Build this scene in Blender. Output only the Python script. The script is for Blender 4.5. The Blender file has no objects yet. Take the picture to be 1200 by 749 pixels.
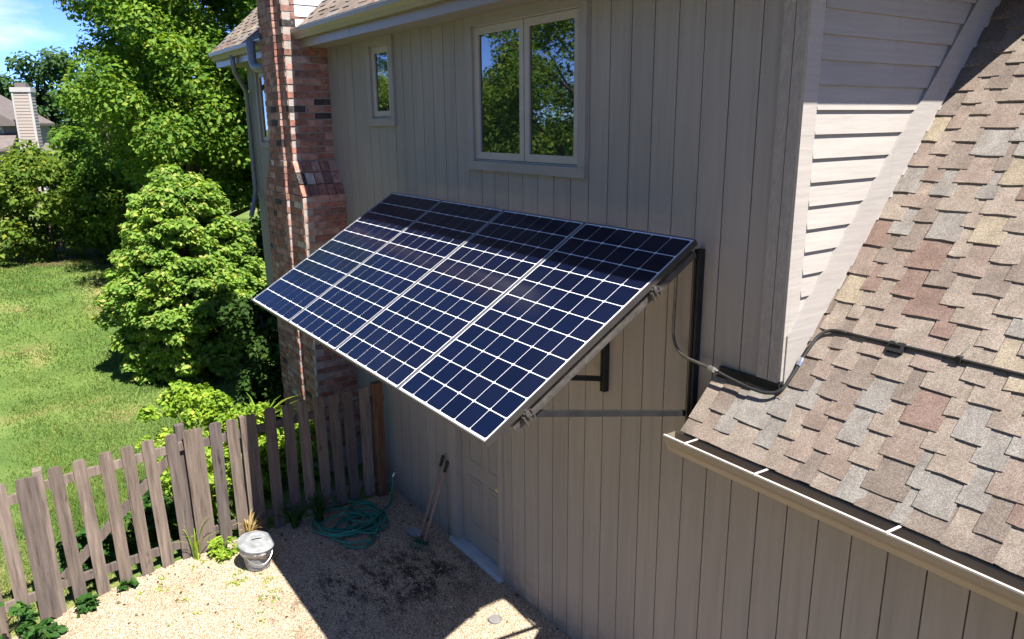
import bpy, math, random
import numpy as np
from mathutils import Vector, Matrix

random.seed(7)
RNG = np.random.default_rng(11)
scene = bpy.context.scene
COL = scene.collection

# ------------------------------------------------------------------ camera
CAM = Vector((3.2043, -3.5912, 4.3073))
AZ, EL, ROLL = 0.9669, -0.2554, -0.0103
fwd = Vector((-math.sin(AZ) * math.cos(EL), math.cos(AZ) * math.cos(EL), math.sin(EL)))
rgt = fwd.cross(Vector((0, 0, 1))).normalized()
upv = rgt.cross(fwd)
r2 = rgt * math.cos(ROLL) + upv * math.sin(ROLL)
u2 = -rgt * math.sin(ROLL) + upv * math.cos(ROLL)
cam = bpy.data.cameras.new('camera')
cam.sensor_width = 36.0
cam.lens = 18.0 * 1.4809
cam.clip_start = 0.05
cam.clip_end = 2000
camo = bpy.data.objects.new('camera', cam)
COL.objects.link(camo)
camo.matrix_world = Matrix(((r2.x, u2.x, -fwd.x, CAM.x), (r2.y, u2.y, -fwd.y, CAM.y), (r2.z, u2.z, -fwd.z, CAM.z), (0, 0, 0, 1)))
scene.camera = camo

# ------------------------------------------------------------------ sky, sun, exposure
SUN = Vector((0.607, 0.031, 1.0)).normalized()
world = bpy.data.worlds.new('World')
scene.world = world
world.use_nodes = True
wt = world.node_tree
wt.nodes.clear()
wn = wt.nodes.new
sky = wn('ShaderNodeTexSky')
sky.sky_type = 'NISHITA'
sky.sun_disc = False
sky.sun_elevation = math.asin(SUN.z)
sky.sun_rotation = math.atan2(SUN.x, SUN.y)
sky.altitude = 200
sky.air_density = 0.32
sky.dust_density = 0.0
sky.ozone_density = 6.0
tc = wn('ShaderNodeTexCoord')
mp = wn('ShaderNodeMapping')
mp.inputs['Scale'].default_value = (1.0, 1.0, 3.2)
mp.inputs['Location'].default_value = (3.7, 1.46, 0.2)
cn = wn('ShaderNodeTexNoise')
cn.inputs['Scale'].default_value = 2.6
cn.inputs['Detail'].default_value = 7
cn.inputs['Roughness'].default_value = 0.55
cr = wn('ShaderNodeValToRGB')
cr.color_ramp.elements[0].position = 0.6
cr.color_ramp.elements[0].color = (0, 0, 0, 1)
cr.color_ramp.elements[1].position = 0.78
cr.color_ramp.elements[1].color = (1, 1, 1, 1)
mx = wn('ShaderNodeMixRGB')
mx.inputs['Color2'].default_value = (3.6, 3.7, 3.9, 1)
bg = wn('ShaderNodeBackground')
bg.inputs['Strength'].default_value = 0.14
wo = wn('ShaderNodeOutputWorld')
L = wt.links.new
L(tc.outputs['Generated'], mp.inputs['Vector'])
L(mp.outputs['Vector'], cn.inputs['Vector'])
L(cn.outputs['Fac'], cr.inputs['Fac'])
L(cr.outputs['Color'], mx.inputs['Fac'])
tint = wn('ShaderNodeMixRGB')
tint.blend_type = 'MULTIPLY'
tint.inputs['Fac'].default_value = 1.0
tint.inputs['Color2'].default_value = (0.78, 0.85, 1.06, 1)
L(sky.outputs['Color'], tint.inputs['Color1'])
L(tint.outputs['Color'], mx.inputs['Color1'])
L(mx.outputs['Color'], bg.inputs['Color'])
L(bg.outputs['Background'], wo.inputs['Surface'])

sl = bpy.data.lights.new('sun', 'SUN')
sl.energy = 5.0
sl.angle = math.radians(0.53)
sl.color = (1.0, 0.95, 0.875)
so = bpy.data.objects.new('sun', sl)
COL.objects.link(so)
so.location = (30, 2, 50)
so.rotation_euler = SUN.to_track_quat('Z', 'Y').to_euler()

scene.view_settings.view_transform = 'Standard'
scene.view_settings.look = 'None'
scene.view_settings.gamma = 1.0
scene.view_settings.exposure = 1.5
scene.view_settings.use_curve_mapping = False
scene.cycles.use_denoising = True
scene.cycles.max_bounces = 8
scene.cycles.diffuse_bounces = 4
scene.cycles.glossy_bounces = 4
scene.cycles.transmission_bounces = 4
scene.cycles.caustics_reflective = False
scene.cycles.caustics_refractive = False
scene.cycles.sample_clamp_indirect = 8


# ------------------------------------------------------------------ materials
def srgb(r, g, b):
    f = lambda c: (c / 255 / 12.92) if c / 255 <= 0.04045 else ((c / 255 + 0.055) / 1.055) ** 2.4
    return (f(r), f(g), f(b))


class M:
    """small node-tree builder"""
    def __init__(s, name, rough=0.8, spec=0.3):
        s.m = bpy.data.materials.new(name)
        s.m.use_nodes = True
        s.t = s.m.node_tree
        s.b = s.t.nodes['Principled BSDF']
        s.out = s.t.nodes['Material Output']
        s.b.inputs['Roughness'].default_value = rough
        s.b.inputs['Specular IOR Level'].default_value = spec
        s._co = None

    def n(s, t, **kw):
        x = s.t.nodes.new(t)
        for k, v in kw.items():
            setattr(x, k, v)
        return x

    def l(s, a, b):
        s.t.links.new(a, b)

    def pos(s, scale=(1, 1, 1), rand=0.0):
        g = s.n('ShaderNodeNewGeometry')
        mpn = s.n('ShaderNodeMapping')
        mpn.inputs['Scale'].default_value = scale
        s.l(g.outputs['Position'], mpn.inputs['Vector'])
        if rand:
            oi = s.n('ShaderNodeObjectInfo')
            mu = s.n('ShaderNodeMath', operation='MULTIPLY')
            mu.inputs[1].default_value = rand
            s.l(oi.outputs['Random'], mu.inputs[0])
            s.l(mu.outputs[0], mpn.inputs['Location'])
        return mpn.outputs['Vector']

    def noise(s, scale, detail=3, vec=None, rough=0.5):
        x = s.n('ShaderNodeTexNoise')
        x.inputs['Scale'].default_value = scale
        x.inputs['Detail'].default_value = detail
        x.inputs['Roughness'].default_value = rough
        s.l(vec if vec is not None else s.pos(), x.inputs['Vector'])
        return x.outputs['Fac']

    def ramp(s, fac, stops):
        x = s.n('ShaderNodeValToRGB')
        e = x.color_ramp.elements
        while len(e) < len(stops):
            e.new(0.5)
        for el, (p, c) in zip(e, stops):
            el.position = p
            el.color = (*c, 1) if len(c) == 3 else c
        s.l(fac, x.inputs['Fac'])
        return x.outputs['Color']

    def mix(s, fac, a, b, mode='MIX'):
        x = s.n('ShaderNodeMixRGB', blend_type=mode)
        for i, v in ((0, fac), (1, a), (2, b)):
            if isinstance(v, (int, float)):
                x.inputs[i].default_value = v
            elif isinstance(v, tuple):
                x.inputs[i].default_value = (*v, 1)
            else:
                s.l(v, x.inputs[i])
        return x.outputs['Color']

    def island(s):
        return s.n('ShaderNodeNewGeometry').outputs['Random Per Island']

    def orand(s):
        return s.n('ShaderNodeObjectInfo').outputs['Random']

    def base(s, c):
        if isinstance(c, tuple):
            s.b.inputs['Base Color'].default_value = (*c, 1)
        else:
            s.l(c, s.b.inputs['Base Color'])
        return s

    def bump(s, fac, strength=0.3, dist=0.01):
        x = s.n('ShaderNodeBump')
        x.inputs['Strength'].default_value = strength
        x.inputs['Distance'].default_value = dist
        s.l(fac, x.inputs['Height'])
        s.l(x.outputs['Normal'], s.b.inputs['Normal'])
        return s


def sc(c, k):
    return tuple(min(1, x * k) for x in c)


def varied(name, c, amt=0.12, scale=8, rough=0.8, bump=0.15, bd=0.004, bscale=60, orand=0.0, spec=0.3, stretch=(1, 1, 1)):
    m = M(name, rough, spec)
    v = m.pos(stretch, rand=13.0 if orand else 0.0)
    col = m.ramp(m.noise(scale, 4, v), [(0.3, sc(c, 1 - amt)), (0.7, sc(c, 1 + amt))])
    if orand:
        col = m.mix(1.0, col, m.ramp(m.orand(), [(0, (1 - orand,) * 3), (1, (1 + orand * 0.6,) * 3)]), 'MULTIPLY')
    m.base(col)
    if bump:
        m.bump(m.noise(bscale, 3, v), bump, bd)
    return m.m


PAINT = (0.266, 0.245, 0.234)
MAT = {}


def siding_mat(name, c, grain=(26, 26, 1.6), sawn=(3, 3, 90)):
    """rough-sawn painted board: long vertical streaks, fine horizontal saw marks, a little dirt"""
    m = M(name, 0.75, 0.25)
    v = m.pos(grain, rand=9.0)
    saw = m.pos(sawn, rand=5.0)
    col = m.ramp(m.noise(1.0, 4, v), [(0.3, sc(c, 0.93)), (0.7, sc(c, 1.06))])
    col = m.mix(1.0, col, m.ramp(m.noise(1.1, 4, m.pos((1, 1, 0.6))), [(0.3, (0.9, 0.9, 0.9)), (0.7, (1.05, 1.04, 1.03))]), 'MULTIPLY')
    col = m.mix(1.0, col, m.ramp(m.orand(), [(0, (0.955, 0.955, 0.96)), (1, (1.03, 1.03, 1.02))]), 'MULTIPLY')
    # soil splashed up from the gravel, and a few rain streaks
    gg = m.n('ShaderNodeNewGeometry')
    sx = m.n('ShaderNodeSeparateXYZ')
    m.l(gg.outputs['Position'], sx.inputs[0])
    zr_ = m.n('ShaderNodeMapRange')
    zr_.inputs[1].default_value = 0.42
    zr_.inputs[2].default_value = -0.05
    m.l(sx.outputs['Z'], zr_.inputs[0])
    dm = m.mix(1.0, m.ramp(zr_.outputs[0], [(0, (0, 0, 0)), (1, (1, 1, 1))]), m.ramp(m.noise(7, 6, m.pos((1, 1, 1.4)), 0.7), [(0.38, (0, 0, 0)), (0.66, (0.75, 0.75, 0.75))]), 'MULTIPLY')
    col = m.mix(dm, col, (0.13, 0.10, 0.075))
    streak = m.ramp(m.noise(1.0, 5, m.pos((9, 9, 0.35)), 0.6), [(0.58, (1, 1, 1)), (0.78, (0.84, 0.83, 0.81))])
    col = m.mix(1.0, col, streak, 'MULTIPLY')
    m.base(col)
    ad = m.n('ShaderNodeMath', operation='ADD')
    m.l(m.noise(1.0, 5, v), ad.inputs[0])
    m.l(m.noise(1.0, 3, saw), ad.inputs[1])
    m.bump(ad.outputs[0], 0.3, 0.004)
    return m.m


MAT['siding'] = siding_mat('painted_siding', PAINT)
MAT['paint'] = varied('painted_trim', PAINT, 0.06, 5, 0.65, 0.2, 0.003, 45)
MAT['groove'] = varied('groove_backing', sc(PAINT, 0.28), 0.1, 6, 0.9, 0)
MAT['paint_lap_lit'] = siding_mat('painted_lap_lit', (0.315, 0.292, 0.272), (26, 2.2, 40), (30, 8, 60))  # house paint lightened; part of the side wall's sunlight sits in this colour


def peeling():
    m = M('weathered_corner_paint', 0.8, 0.2)
    v = m.pos((30, 30, 9))
    mask = m.ramp(m.noise(3.6, 8, v, 0.75), [(0.635, (0, 0, 0)), (0.67, (1, 1, 1))])
    base = m.ramp(m.noise(2.0, 4, v), [(0.3, (0.235, 0.215, 0.205)), (0.7, (0.30, 0.275, 0.26))])
    m.base(m.mix(mask, base, (0.6, 0.56, 0.51)))
    m.bump(m.noise(2.5, 6, v), 0.6, 0.006)
    return m.m


MAT['peeling'] = peeling()
MAT['sash'] = varied('sash_paint', (0.36, 0.325, 0.30), 0.05, 5, 0.5, 0.05)
MAT['gutter'] = varied('gutter_enamel', (0.205, 0.172, 0.13), 0.06, 3, 0.35, 0.03, spec=0.5)
MAT['gutter_lip_lit'] = varied('gutter_enamel_lit', (0.5, 0.47, 0.43), 0.05, 3, 0.35, 0.02, spec=0.5)  # gutter enamel lightened; sun on the lip and straps put into the colour
MAT['gutter_in'] = varied('gutter_dirt', (0.36, 0.28, 0.21), 0.35, 9, 0.7, 0.2)
MAT['downspout'] = varied('downspout_enamel', (0.17, 0.18, 0.185), 0.06, 4, 0.4, 0.02, spec=0.5)
MAT['door'] = varied('door_paint', sc(PAINT, 0.95), 0.05, 4, 0.5, 0.08)
MAT['threshold'] = varied('threshold_metal', (0.36, 0.40, 0.44), 0.1, 8, 0.35, 0.05, spec=0.6)
MAT['brass'] = varied('brass_knob', (0.5, 0.38, 0.18), 0.1, 9, 0.3, 0)
MAT['chase_sunlit'] = varied('sunlit_siding', (0.66, 0.63, 0.60), 0.06, 3, 0.7, 0.1)  # siding paint whitened; the sun on the chase is in this colour
MAT['mortar'] = varied('mortar', (0.33, 0.285, 0.255), 0.15, 20, 0.95, 0.4, 0.006, 80)


def brick_mat(name, c):
    m = M(name, 0.92, 0.15)
    v = m.pos((1, 1, 1), rand=7.0)
    col = m.ramp(m.noise(14, 5, v), [(0.3, sc(c, 0.6)), (0.7, sc(c, 1.3))])
    spots = m.ramp(m.noise(70, 2, v), [(0.62, (0, 0, 0)), (0.7, (1, 1, 1))])
    sp = m.n('ShaderNodeMath', operation='MULTIPLY')
    m.l(spots, sp.inputs[0])
    sp.inputs[1].default_value = 0.4
    m.base(m.mix(sp.outputs[0], col, (0.45, 0.38, 0.32)))
    m.bump(m.noise(50, 5, v), 0.5, 0.006)
    return m.m


BRICKS = [brick_mat('brick_red', (0.28, 0.128, 0.094)), brick_mat('brick_rose', (0.35, 0.205, 0.165)), brick_mat('brick_brown', (0.215, 0.118, 0.095)),
          brick_mat('brick_tan', (0.36, 0.255, 0.205)), brick_mat('brick_black', (0.05, 0.042, 0.042)), brick_mat('brick_cream', (0.46, 0.39, 0.33))]


def shingle_mat(name, c):
    m = M(name, 0.95, 0.1)
    v = m.pos((1, 1, 1))
    vo = m.n('ShaderNodeTexVoronoi')
    vo.inputs['Scale'].default_value = 300
    m.l(v, vo.inputs['Vector'])
    sepc = m.n('ShaderNodeSeparateColor')
    m.l(vo.outputs['Color'], sepc.inputs['Color'])
    g = m.ramp(sepc.outputs['Red'], [(0.0, sc(c, 0.6)), (0.35, sc(c, 0.9)), (0.7, sc(c, 1.1)), (1.0, sc(c, 1.5))])
    g = m.mix(m.ramp(m.noise(9, 4, m.pos((1, 1, 1), rand=6.0), 0.6), [(0.42, (0, 0, 0)), (0.62, (0.6, 0.6, 0.6))]), g, m.mix(1.0, g, (0.74, 0.70, 0.68), 'MULTIPLY'))
    blot = m.ramp(m.noise(6, 3, m.pos((1, 1, 1), rand=4.0)), [(0.3, (0.86, 0.86, 0.86)), (0.7, (1.1, 1.1, 1.1))])
    m.base(m.mix(1.0, g, blot, 'MULTIPLY'))
    m.bump(sepc.outputs['Green'], 0.5, 0.003)
    return m.m


SHING = [shingle_mat('shingle_tan', (0.243, 0.203, 0.168)), shingle_mat('shingle_brown', (0.188, 0.155, 0.131)), shingle_mat('shingle_red', (0.192, 0.136, 0.113)),
         shingle_mat('shingle_grey', (0.226, 0.208, 0.187)), shingle_mat('shingle_cream', (0.282, 0.238, 0.178)), shingle_mat('shingle_rose', (0.222, 0.176, 0.147))]
SH_W = [0.33, 0.23, 0.07, 0.11, 0.07, 0.19]
MAT['shingle_dark'] = varied('shingle_underlay', (0.03, 0.026, 0.024), 0.2, 12, 0.95, 0)


def glass_mat():
    m = M('window_glass', 0.015, 0.5)
    m.base((0.012, 0.014, 0.016))
    m.b.inputs['IOR'].default_value = 2.6
    return m.m


MAT['glass'] = glass_mat()


def cell_mat():
    m = M('solar_cell', 0.4, 0.1)
    col = m.ramp(m.orand(), [(0, (0.002, 0.0042, 0.0165)), (0.5, (0.0024, 0.0055, 0.022)), (1, (0.004, 0.006, 0.020))])
    m.base(col)
    m.b.inputs['Coat Weight'].default_value = 0.6
    m.b.inputs['Coat Roughness'].default_value = 0.09
    m.b.inputs['Coat IOR'].default_value = 1.3
    return m.m


MAT['cell'] = cell_mat()
m = M('white_backsheet', 0.4, 0.4)
m.base((0.78, 0.79, 0.82))
m.b.inputs['Coat Weight'].default_value = 0.6
m.b.inputs['Coat Roughness'].default_value = 0.09
m.b.inputs['Coat IOR'].default_value = 1.3
MAT['backsheet'] = m.m
m = M('anodised_frame', 0.35, 0.5)
m.base((0.40, 0.40, 0.41))
m.b.inputs['Metallic'].default_value = 0.7
MAT['alu'] = m.m
MAT['frame_side'] = varied('frame_side', (0.03, 0.027, 0.025), 0.15, 8, 0.5, 0, spec=0.5)
m = M('rack_channel', 0.5, 0.5)
m.base(m.ramp(m.noise(30, 3), [(0.3, (0.08, 0.073, 0.066)), (0.7, (0.14, 0.13, 0.12))]))
m.b.inputs['Metallic'].default_value = 0.6
MAT['channel'] = m.m
MAT['black_steel'] = varied('black_steel', (0.016, 0.016, 0.017), 0.2, 12, 0.6, 0.05, spec=0.2)
m = M('bolt_zinc', 0.3, 0.5)
m.base((0.6, 0.6, 0.58))
m.b.inputs['Metallic'].default_value = 0.9
MAT['zinc'] = m.m
m = M('conduit_metal', 0.38, 0.5)
m.base(m.ramp(m.noise(18, 3), [(0.3, (0.07, 0.066, 0.06)), (0.7, (0.13, 0.12, 0.11))]))
m.b.inputs['Metallic'].default_value = 0.55
MAT['conduit'] = m.m
MAT['rubber'] = varied('black_rubber', (0.02, 0.02, 0.02), 0.2, 20, 0.6, 0.1)


def wood_mat(name, c, grey=0.0):
    m = M(name, 0.9, 0.15)
    v = m.pos((30, 30, 2.2), rand=17.0)
    col = m.ramp(m.noise(1.0, 7, v, 0.65), [(0.28, sc(c, 0.38)), (0.46, sc(c, 0.9)), (0.58, sc(c, 1.1)), (0.75, sc(c, 1.7))])
    col = m.mix(1.0, col, m.ramp(m.orand(), [(0, (0.68, 0.68, 0.72)), (0.5, (1.0, 0.95, 0.9)), (1, (1.25, 1.2, 1.15))]), 'MULTIPLY')
    kn = m.ramp(m.noise(3.2, 2, m.pos((4, 4, 1.5), rand=31.0)), [(0.70, (1, 1, 1)), (0.76, (0.5, 0.45, 0.4))])
    m.base(m.mix(1.0, col, kn, 'MULTIPLY'))
    m.bump(m.noise(1.0, 7, v, 0.65), 0.5, 0.008)
    return m.m


MAT['wood'] = wood_mat('weathered_cedar', (0.135, 0.112, 0.097))
MAT['wood_new'] = wood_mat('newer_cedar', (0.19, 0.105, 0.06))
MAT['galv'] = varied('galvanised_steel', (0.20, 0.208, 0.214), 0.3, 14, 0.5, 0.15, 0.004, 40, spec=0.6)
MAT['bag'] = varied('white_plastic', (0.42, 0.42, 0.42), 0.06, 12, 0.35, 0.5, 0.01, 40)
MAT['hose'] = varied('green_hose', (0.016, 0.175, 0.125), 0.15, 9, 0.4, 0, spec=0.5)
MAT['grip'] = varied('black_grip', (0.02, 0.02, 0.02), 0.1, 9, 0.6, 0)
MAT['handle'] = varied('ash_handle', (0.30, 0.20, 0.14), 0.15, 18, 0.6, 0.1)
MAT['tool_steel'] = varied('tool_steel', (0.25, 0.27, 0.31), 0.15, 20, 0.4, 0.05, spec=0.6)
MAT['tool_green'] = varied('green_tool_paint', (0.03, 0.10, 0.05), 0.15, 20, 0.5, 0.05)
MAT['lid'] = varied('drain_plastic', (0.17, 0.16, 0.16), 0.1, 30, 0.7, 0.1)
MAT['bark'] = varied('bark', (0.11, 0.085, 0.065), 0.4, 5, 0.95, 0.8, 0.03, 14, stretch=(3, 3, 0.6))


def leaf_mat(name, a, b, c, tr=0.4, clump=0.8):
    """a,b,c: dark, mid and pale leaf colours; leaves differ one by one and in drifts"""
    m = M(name, 0.6, 0.12)
    col = m.ramp(m.island(), [(0.0, a), (0.45, b), (0.8, b), (1.0, c)])
    drift = m.ramp(m.noise(clump, 3), [(0.35, (0.78, 0.84, 0.8)), (0.7, (1.22, 1.16, 1.0))])
    col = m.mix(1.0, col, drift, 'MULTIPLY')
    m.base(col)
    t = m.n('ShaderNodeBsdfTranslucent')
    tcol = m.mix(1.0, col, (1.5, 1.45, 0.55), 'MULTIPLY')
    m.l(tcol, t.inputs['Color'])
    ms = m.n('ShaderNodeMixShader')
    ms.inputs[0].default_value = tr
    m.l(m.b.outputs[0], ms.inputs[1])
    m.l(t.outputs[0], ms.inputs[2])
    m.l(ms.outputs[0], m.out.inputs['Surface'])
    return m.m


LEAF = {
    'maple': leaf_mat('maple_leaf', (0.06, 0.14, 0.024), (0.14, 0.245, 0.038), (0.29, 0.34, 0.065)),
    'bush': leaf_mat('viburnum_leaf', (0.11, 0.21, 0.045), (0.205, 0.325, 0.065), (0.46, 0.44, 0.15), clump=1.6),
    'hedge': leaf_mat('hedge_leaf', (0.07, 0.135, 0.024), (0.13, 0.20, 0.034), (0.25, 0.27, 0.05)),
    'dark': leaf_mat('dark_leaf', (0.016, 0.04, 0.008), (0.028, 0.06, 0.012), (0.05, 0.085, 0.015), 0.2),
    'far': leaf_mat('far_leaf', (0.045, 0.095, 0.04), (0.065, 0.13, 0.05), (0.11, 0.16, 0.05)),
    'lime': leaf_mat('lime_leaf', (0.14, 0.25, 0.03), (0.24, 0.36, 0.045), (0.40, 0.45, 0.09), 0.4, 3.0),
    'ivy': leaf_mat('ivy_leaf', (0.02, 0.06, 0.014), (0.035, 0.095, 0.02), (0.07, 0.14, 0.03), 0.25, 4.0),
    'dry': leaf_mat('dry_leaf', (0.25, 0.16, 0.06), (0.38, 0.27, 0.12), (0.48, 0.38, 0.2), 0.3, 4.0),
    'litter': leaf_mat('litter_leaf', (0.05, 0.035, 0.022), (0.12, 0.08, 0.05), (0.26, 0.19, 0.11), 0.1, 4.0),
    'grass': leaf_mat('grass_blade', (0.075, 0.14, 0.032), (0.12, 0.19, 0.045), (0.23, 0.235, 0.08), 0.35, 0.9),
}


def lawn_mat():
    m = M('lawn_turf', 0.95, 0.1)
    big = m.noise(0.55, 5)
    col = m.ramp(big, [(0.34, (0.078, 0.135, 0.034)), (0.53, (0.125, 0.178, 0.05)), (0.68, (0.24, 0.205, 0.09))])
    fine = m.ramp(m.noise(16, 5, m.pos((1, 2.2, 1)), 0.7), [(0.3, (0.6, 0.66, 0.6)), (0.7, (1.3, 1.25, 1.2))])
    wv = m.n('ShaderNodeTexWave')
    wv.inputs['Scale'].default_value = 0.32
    wv.inputs['Distortion'].default_value = 3.0
    m.l(m.pos((0.5, 1, 1)), wv.inputs['Vector'])
    mow = m.ramp(wv.outputs['Fac'], [(0.2, (0.93, 0.93, 0.93)), (0.8, (1.06, 1.06, 1.04))])
    m.base(m.mix(1.0, m.mix(1.0, col, fine, 'MULTIPLY'), mow, 'MULTIPLY'))
    m.bump(m.noise(45, 4), 0.8, 0.03)
    return m.m


def gravel_mat():
    m = M('pea_gravel', 0.92, 0.15)
    vo = m.n('ShaderNodeTexVoronoi')
    vo.inputs['Scale'].default_value = 115
    m.l(m.pos((1, 1, 0.2)), vo.inputs['Vector'])
    sep = m.n('ShaderNodeSeparateColor')
    m.l(vo.outputs['Color'], sep.inputs['Color'])
    col = m.ramp(sep.outputs['Red'], [(0.0, (0.25, 0.175, 0.115)), (0.25, (0.46, 0.35, 0.235)), (0.6, (0.63, 0.505, 0.355)), (0.85, (0.70, 0.61, 0.47)), (1, (0.76, 0.70, 0.60))])
    edge = m.ramp(vo.outputs['Distance'], [(0.3, (1, 1, 1)), (0.75, (0.42, 0.38, 0.35))])
    col = m.mix(1.0, col, edge, 'MULTIPLY')
    soil = m.ramp(m.noise(1.3, 6, None, 0.6), [(0.56, (1, 1, 1)), (0.75, (0.72, 0.66, 0.58))])
    col = m.mix(1.0, col, soil, 'MULTIPLY')
    # leaf litter trodden into the stones in front of the door
    g = m.n('ShaderNodeNewGeometry')
    for (x, y, r, th) in ((-2.75, -0.60, 0.8, 0.455), (-2.9, -1.25, 1.0, 0.51), (-4.2, -2.6, 0.6, 0.60), (-3.4, -0.25, 0.5, 0.56)):
        d = m.n('ShaderNodeVectorMath', operation='DISTANCE')
        m.l(g.outputs['Position'], d.inputs[0])
        d.inputs[1].default_value = (x, y, -0.02)
        fall = m.ramp(d.outputs['Value'], [(0.25 * r, (1, 1, 1)), (r, (0, 0, 0))])
        mk = m.ramp(m.noise(4.2, 8, m.pos((1, 1.6, 1)), 0.72), [(th, (0, 0, 0)), (th + 0.09, (0.9, 0.9, 0.9))])
        col = m.mix(m.mix(1.0, mk, fall, 'MULTIPLY'), col, (0.05, 0.038, 0.03))
    m.base(col)
    m.bump(vo.outputs['Distance'], 0.9, -0.01)
    return m.m


MAT['lawn'] = lawn_mat()
MAT['gravel'] = gravel_mat()
m = M('pebble', 0.9, 0.2)
m.base(m.ramp(m.island(), [(0.0, (0.20, 0.14, 0.10)), (0.3, (0.47, 0.355, 0.24)), (0.65, (0.64, 0.515, 0.365)), (0.9, (0.70, 0.615, 0.49)), (1, (0.78, 0.72, 0.62))]))
MAT['pebble'] = m.m
MAT['far_wall'] = varied('far_wall_paint', (0.24, 0.215, 0.20), 0.05, 1, 0.8, 0)
MAT['far_lap'] = varied('far_lap_paint', (0.30, 0.25, 0.22), 0.05, 1, 0.8, 0)
MAT['far_roof'] = varied('far_roof_shingle', (0.13, 0.11, 0.10), 0.15, 3, 0.9, 0)
MAT['far_trim'] = varied('far_trim_paint', (0.36, 0.34, 0.325), 0.05, 1, 0.7, 0)
MAT['mulch'] = varied('mulch', (0.10, 0.06, 0.04), 0.35, 12, 0.95, 0.5, 0.03, 20)


# ------------------------------------------------------------------ mesh helpers
class MB:
    """collects shapes, then becomes ONE mesh object"""
    def __init__(s):
        s.v, s.f, s.mi, s.cur = [], [], [], 0

    def add(s, vs, fs):
        o = len(s.v)
        s.v += [tuple(p) for p in vs]
        s.f += [tuple(i + o for i in f) for f in fs]
        s.mi += [s.cur] * len(fs)
        return s

    def box(s, x0, x1, y0, y1, z0, z1):
        return s.add([(x0, y0, z0), (x1, y0, z0), (x1, y1, z0), (x0, y1, z0), (x0, y0, z1), (x1, y0, z1), (x1, y1, z1), (x0, y1, z1)],
                     [(0, 3, 2, 1), (4, 5, 6, 7), (0, 1, 5, 4), (1, 2, 6, 5), (2, 3, 7, 6), (3, 0, 4, 7)])

    def obb(s, c, ax, ay, az, hx, hy, hz):
        c, ax, ay, az = Vector(c), Vector(ax), Vector(ay), Vector(az)
        p = [c + ax * (hx * i) + ay * (hy * j) + az * (hz * k) for k in (-1, 1) for i, j in ((-1, -1), (1, -1), (1, 1), (-1, 1))]
        return s.add(p, [(0, 3, 2, 1), (4, 5, 6, 7), (0, 1, 5, 4), (1, 2, 6, 5), (2, 3, 7, 6), (3, 0, 4, 7)])

    def bar(s, a, b, w, h, up=(0, 0, 1)):
        """rectangular bar from a to b"""
        a, b = Vector(a), Vector(b)
        d = (b - a).normalized()
        sx = d.cross(Vector(up))
        if sx.length < 1e-4:
            sx = d.cross(Vector((1, 0, 0)))
        sx.normalize()
        return s.obb((a + b) / 2, d, sx, sx.cross(d), (b - a).length / 2, w / 2, h / 2)

    def prism(s, poly, axis, a, b):
        """polygon in the plane across `axis` (0: (y,z), 1: (x,z), 2: (x,y)) pushed from a to b"""
        def P(u, v, w):
            return ((w, u, v), (u, w, v), (u, v, w))[axis]
        n = len(poly)
        vs = [P(u, v, a) for u, v in poly] + [P(u, v, b) for u, v in poly]
        fs = [tuple(range(n))[::-1], tuple(range(n, 2 * n))] + [(i, (i + 1) % n, n + (i + 1) % n, n + i) for i in range(n)]
        return s.add(vs, fs)

    def ribbon(s, prof, th, axis, a, b):
        """open sheet-metal profile with thickness, pushed along an axis"""
        pts = [Vector(p) for p in prof]
        nrm = []
        for i in range(len(pts)):
            d = (pts[min(i + 1, len(pts) - 1)] - pts[max(i - 1, 0)]).normalized()
            nrm.append(Vector((-d.y, d.x)))
        poly = [tuple(p) for p in pts] + [tuple(p + n * th) for p, n in reversed(list(zip(pts, nrm)))]
        n = len(pts)
        def P(u, v, w):
            return ((w, u, v), (u, w, v), (u, v, w))[axis]
        N = 2 * n
        vs = [P(u, v, a) for u, v in poly] + [P(u, v, b) for u, v in poly]
        fs = [(i, (i + 1) % N, N + (i + 1) % N, N + i) for i in range(N)]
        for i in range(n - 1):
            q = (i, i + 1, N - 2 - i, N - 1 - i)
            fs += [q[::-1], tuple(k + N for k in q)]
        return s.add(vs, fs)

    def tube(s, pts, r, seg=8, cap=True):
        pts = [Vector(p) for p in pts]
        rs = r if isinstance(r, (list, tuple)) else [r] * len(pts)
        t0 = (pts[1] - pts[0]).normalized()
        nx = t0.orthogonal().normalized()
        vs, fs = [], []
        for i, p in enumerate(pts):
            t = (pts[min(i + 1, len(pts) - 1)] - pts[max(i - 1, 0)]).normalized()
            nx = (nx - t * nx.dot(t))
            nx = nx.normalized() if nx.length > 1e-6 else t.orthogonal().normalized()
            ny = t.cross(nx)
            for k in range(seg):
                a = 2 * math.pi * k / seg
                vs.append(p + (nx * math.cos(a) + ny * math.sin(a)) * rs[i])
        for i in range(len(pts) - 1):
            for k in range(seg):
                fs.append((i * seg + k, i * seg + (k + 1) % seg, (i + 1) * seg + (k + 1) % seg, (i + 1) * seg + k))
        if cap:
            fs.append(tuple(range(seg))[::-1])
            fs.append(tuple(range((len(pts) - 1) * seg, len(pts) * seg)))
        return s.add(vs, fs)

    def lathe(s, prof, c=(0, 0, 0), seg=24, rot=None):
        vs, fs = [], []
        for r, z in prof:
            for k in range(seg):
                a = 2 * math.pi * k / seg
                p = Vector((r * math.cos(a), r * math.sin(a), z))
                if rot:
                    p = rot @ p
                vs.append(p + Vector(c))
        n = len(prof)
        for i in range(n - 1):
            for k in range(seg):
                fs.append((i * seg + k, i * seg + (k + 1) % seg, (i + 1) * seg + (k + 1) % seg, (i + 1) * seg + k))
        fs.append(tuple(range(seg))[::-1])
        fs.append(tuple(range((n - 1) * seg, n * seg)))
        return s.add(vs, fs)

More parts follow.
